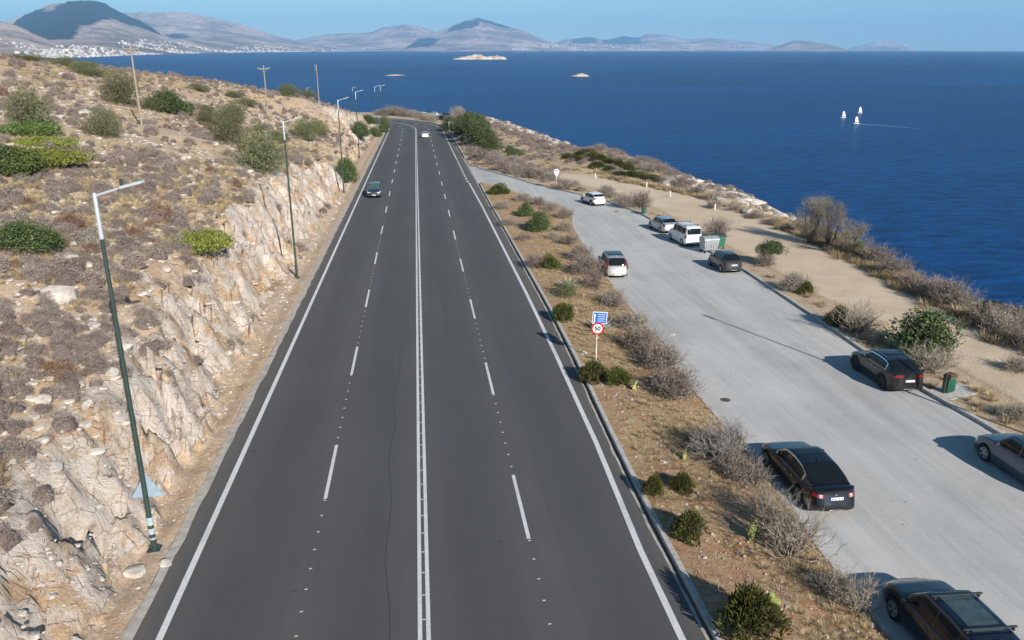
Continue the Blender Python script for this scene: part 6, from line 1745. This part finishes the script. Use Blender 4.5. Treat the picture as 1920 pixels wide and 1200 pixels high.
upole(pB, 8.6, 'weathered wooden utility pole with wide crossarm near the middle of the hill skyline', rz=R(5))
upole(pC[:2], 8.8, 'slim bare utility pole rising behind the hill skyline', arm=False)
pD = (-66.07, 232, 6.81); upole(pD[:2], 5.5, 'tiny distant utility pole on the hill skyline left of the crossarm pole', rz=0)
zC = ground_z(*pC[:2]) + 8.4; pe = (-16.0, 300.0, road_z(300) + 3)
for k, lb in enumerate(('upper thin cable sloping down from the bare pole', 'lower thin cable sloping down from the bare pole')):
    a = Vector((pC[0], pC[1], zC - k * .8)); b = Vector(pe) - Vector((k * 2, 0, k * 1.0))
    pts = [a.lerp(b, t) - Vector((0, 0, 1.6 * 4 * t * (1 - t))) for t in np.linspace(0, 1, 12)]
    tag(MB().tube(pts, .018, 4).build('power_cable', 'wire'), lb, 'cable')
# manholes
for p, lb in (((14.71, 33.91), 'round iron manhole cover on the pale paving left of the black crossover'), ((22.68, 88.36), 'small iron drain cover behind the white hatchback')):
    tag(MB().lathe([(.001, .010), (.22, .010), (.25, 0)], 24, (p[0], p[1], road_z(p[1]) + .008)).build('manhole_cover', 'iron'), lb, 'manhole cover')
# bus shelter at the kerb by the bend
p = (9.57, 222.81)
o = empty('bus_shelter', (p[0] + .3, p[1], ground_z(*p)), 0)
MB().box((0, 0, 2.45), (2.2, 4.2, .14), bevel=.03).build('roof', 'kerb_concrete', o)
for x, y in ((-.9, -1.9), (-.9, 1.9), (.95, -1.9), (.95, 1.9)): MB().box((x, y, 1.2), (.12, .12, 2.4)).build('post', 'galvanised', o)
MB().box((1.0, 0, 1.3), (.06, 3.7, 1.9)).build('back_wall', 'sign_back', o)
MB().box((.6, 0, .45), (.45, 2.6, .08)).box((.6, -1.1, .22), (.3, .1, .42)).box((.6, 1.1, .22), (.3, .1, .42)).build('bench', 'kerb_concrete', o)
tag(o, 'small pale bus shelter at the kerb in front of the oleander thicket', 'bus shelter')
# sailing dinghies
def dinghy(p, label, rz, wake=None):
    o = empty('sailing_dinghy', (p[0], p[1], SEA - .02), rz, .85)
    m = MB(); sec = [(-1.3, .35, .0), (-.6, .55, -.05), (.3, .55, -.05), (1.0, .32, 0), (1.35, .06, .12)]
    vs = []
    for y, w, z in sec: vs += [(-w, y, .38), (-w * .75, y, z), (w * .75, y, z), (w, y, .38)]
    fs = [(i * 4 + j, i * 4 + j + 1, i * 4 + j + 5, i * 4 + j + 4) for i in range(4) for j in range(3)] + [(i * 4 + 3, i * 4, i * 4 + 4, i * 4 + 7) for i in range(4)] + [(0, 3, 2, 1), (16, 17, 18, 19)]
    m.add(vs, fs); m.build('hull', 'sail', o)
    MB().tube([(0, .5, .3), (0, .5, 3.3)], .03, 6).tube([(0, .5, .7), (.25, -1.2, .75)], .025, 6).build('mast', 'galvanised', o)
    g_ = np.linspace(0, 1, 6); vs = []
    for a in g_:
        for b in g_:
            l = (1 - a) * 1.75 + a * .75; vs.append((.25 * b * (1 - a) + .12 * math.sin(b * 3.14), .46 - l * b, .8 + a * 2.45 + b * .35 * a))
    MB().add(vs, [(i * 6 + j, i * 6 + j + 1, (i + 1) * 6 + j + 1, (i + 1) * 6 + j) for i in range(5) for j in range(5)]).build('sail', 'sail', o)
    return tag(o, label, 'sailing boat')
dinghy((193.88, 354.08), 'small dinghy with white sail, leftmost of the three', R(75))
dinghy((216.3, 380.02), 'small dinghy with white sail, farthest of the three', R(75))
d3 = (184.15, 325.23)
dinghy(d3, 'small dinghy with white sail trailing a thin wake, nearest of the three', R(70))
e3 = (197.68, 302.38)
a, b = Vector((*d3, SEA + .03)), Vector((*e3, SEA + .03)); V = []
for i in range(40):
    t = i / 39; c = a.lerp(b, t); w_ = .35 * (1 - t) + .10 * abs(math.sin(i * 2.3)) + .02
    V += [(c.x, c.y - w_ * 1.5, c.z), (c.x, c.y + w_ * 1.5, c.z)]
tag(obj('wake', mesh_np('wake', V, grid_faces(40, 2), 'foam')), 'thin white wake trailing to the right of the nearest dinghy', None, None, 'stuff')
# litter and odd stones on strip and lay-by
for p, s, lb in (((9.21, 41), .5, 'grey stone lying at the foot of the speed limit sign'), ((15.29, 43.99), .35, 'flat pale stone lying on the open paving'), ((12.64, 17.39), .35, 'pale rounded stone at the end of the lay-by kerb'), ((-8.27, 23), .5, 'pale angular stone at the foot of the nearest lamp post'), ((-9.23, 22.83), .8, 'broad pale stone in the ditch near the nearest lamp post')):
    shrub('stone', p[0], p[1], s, s * .5, lb, None)
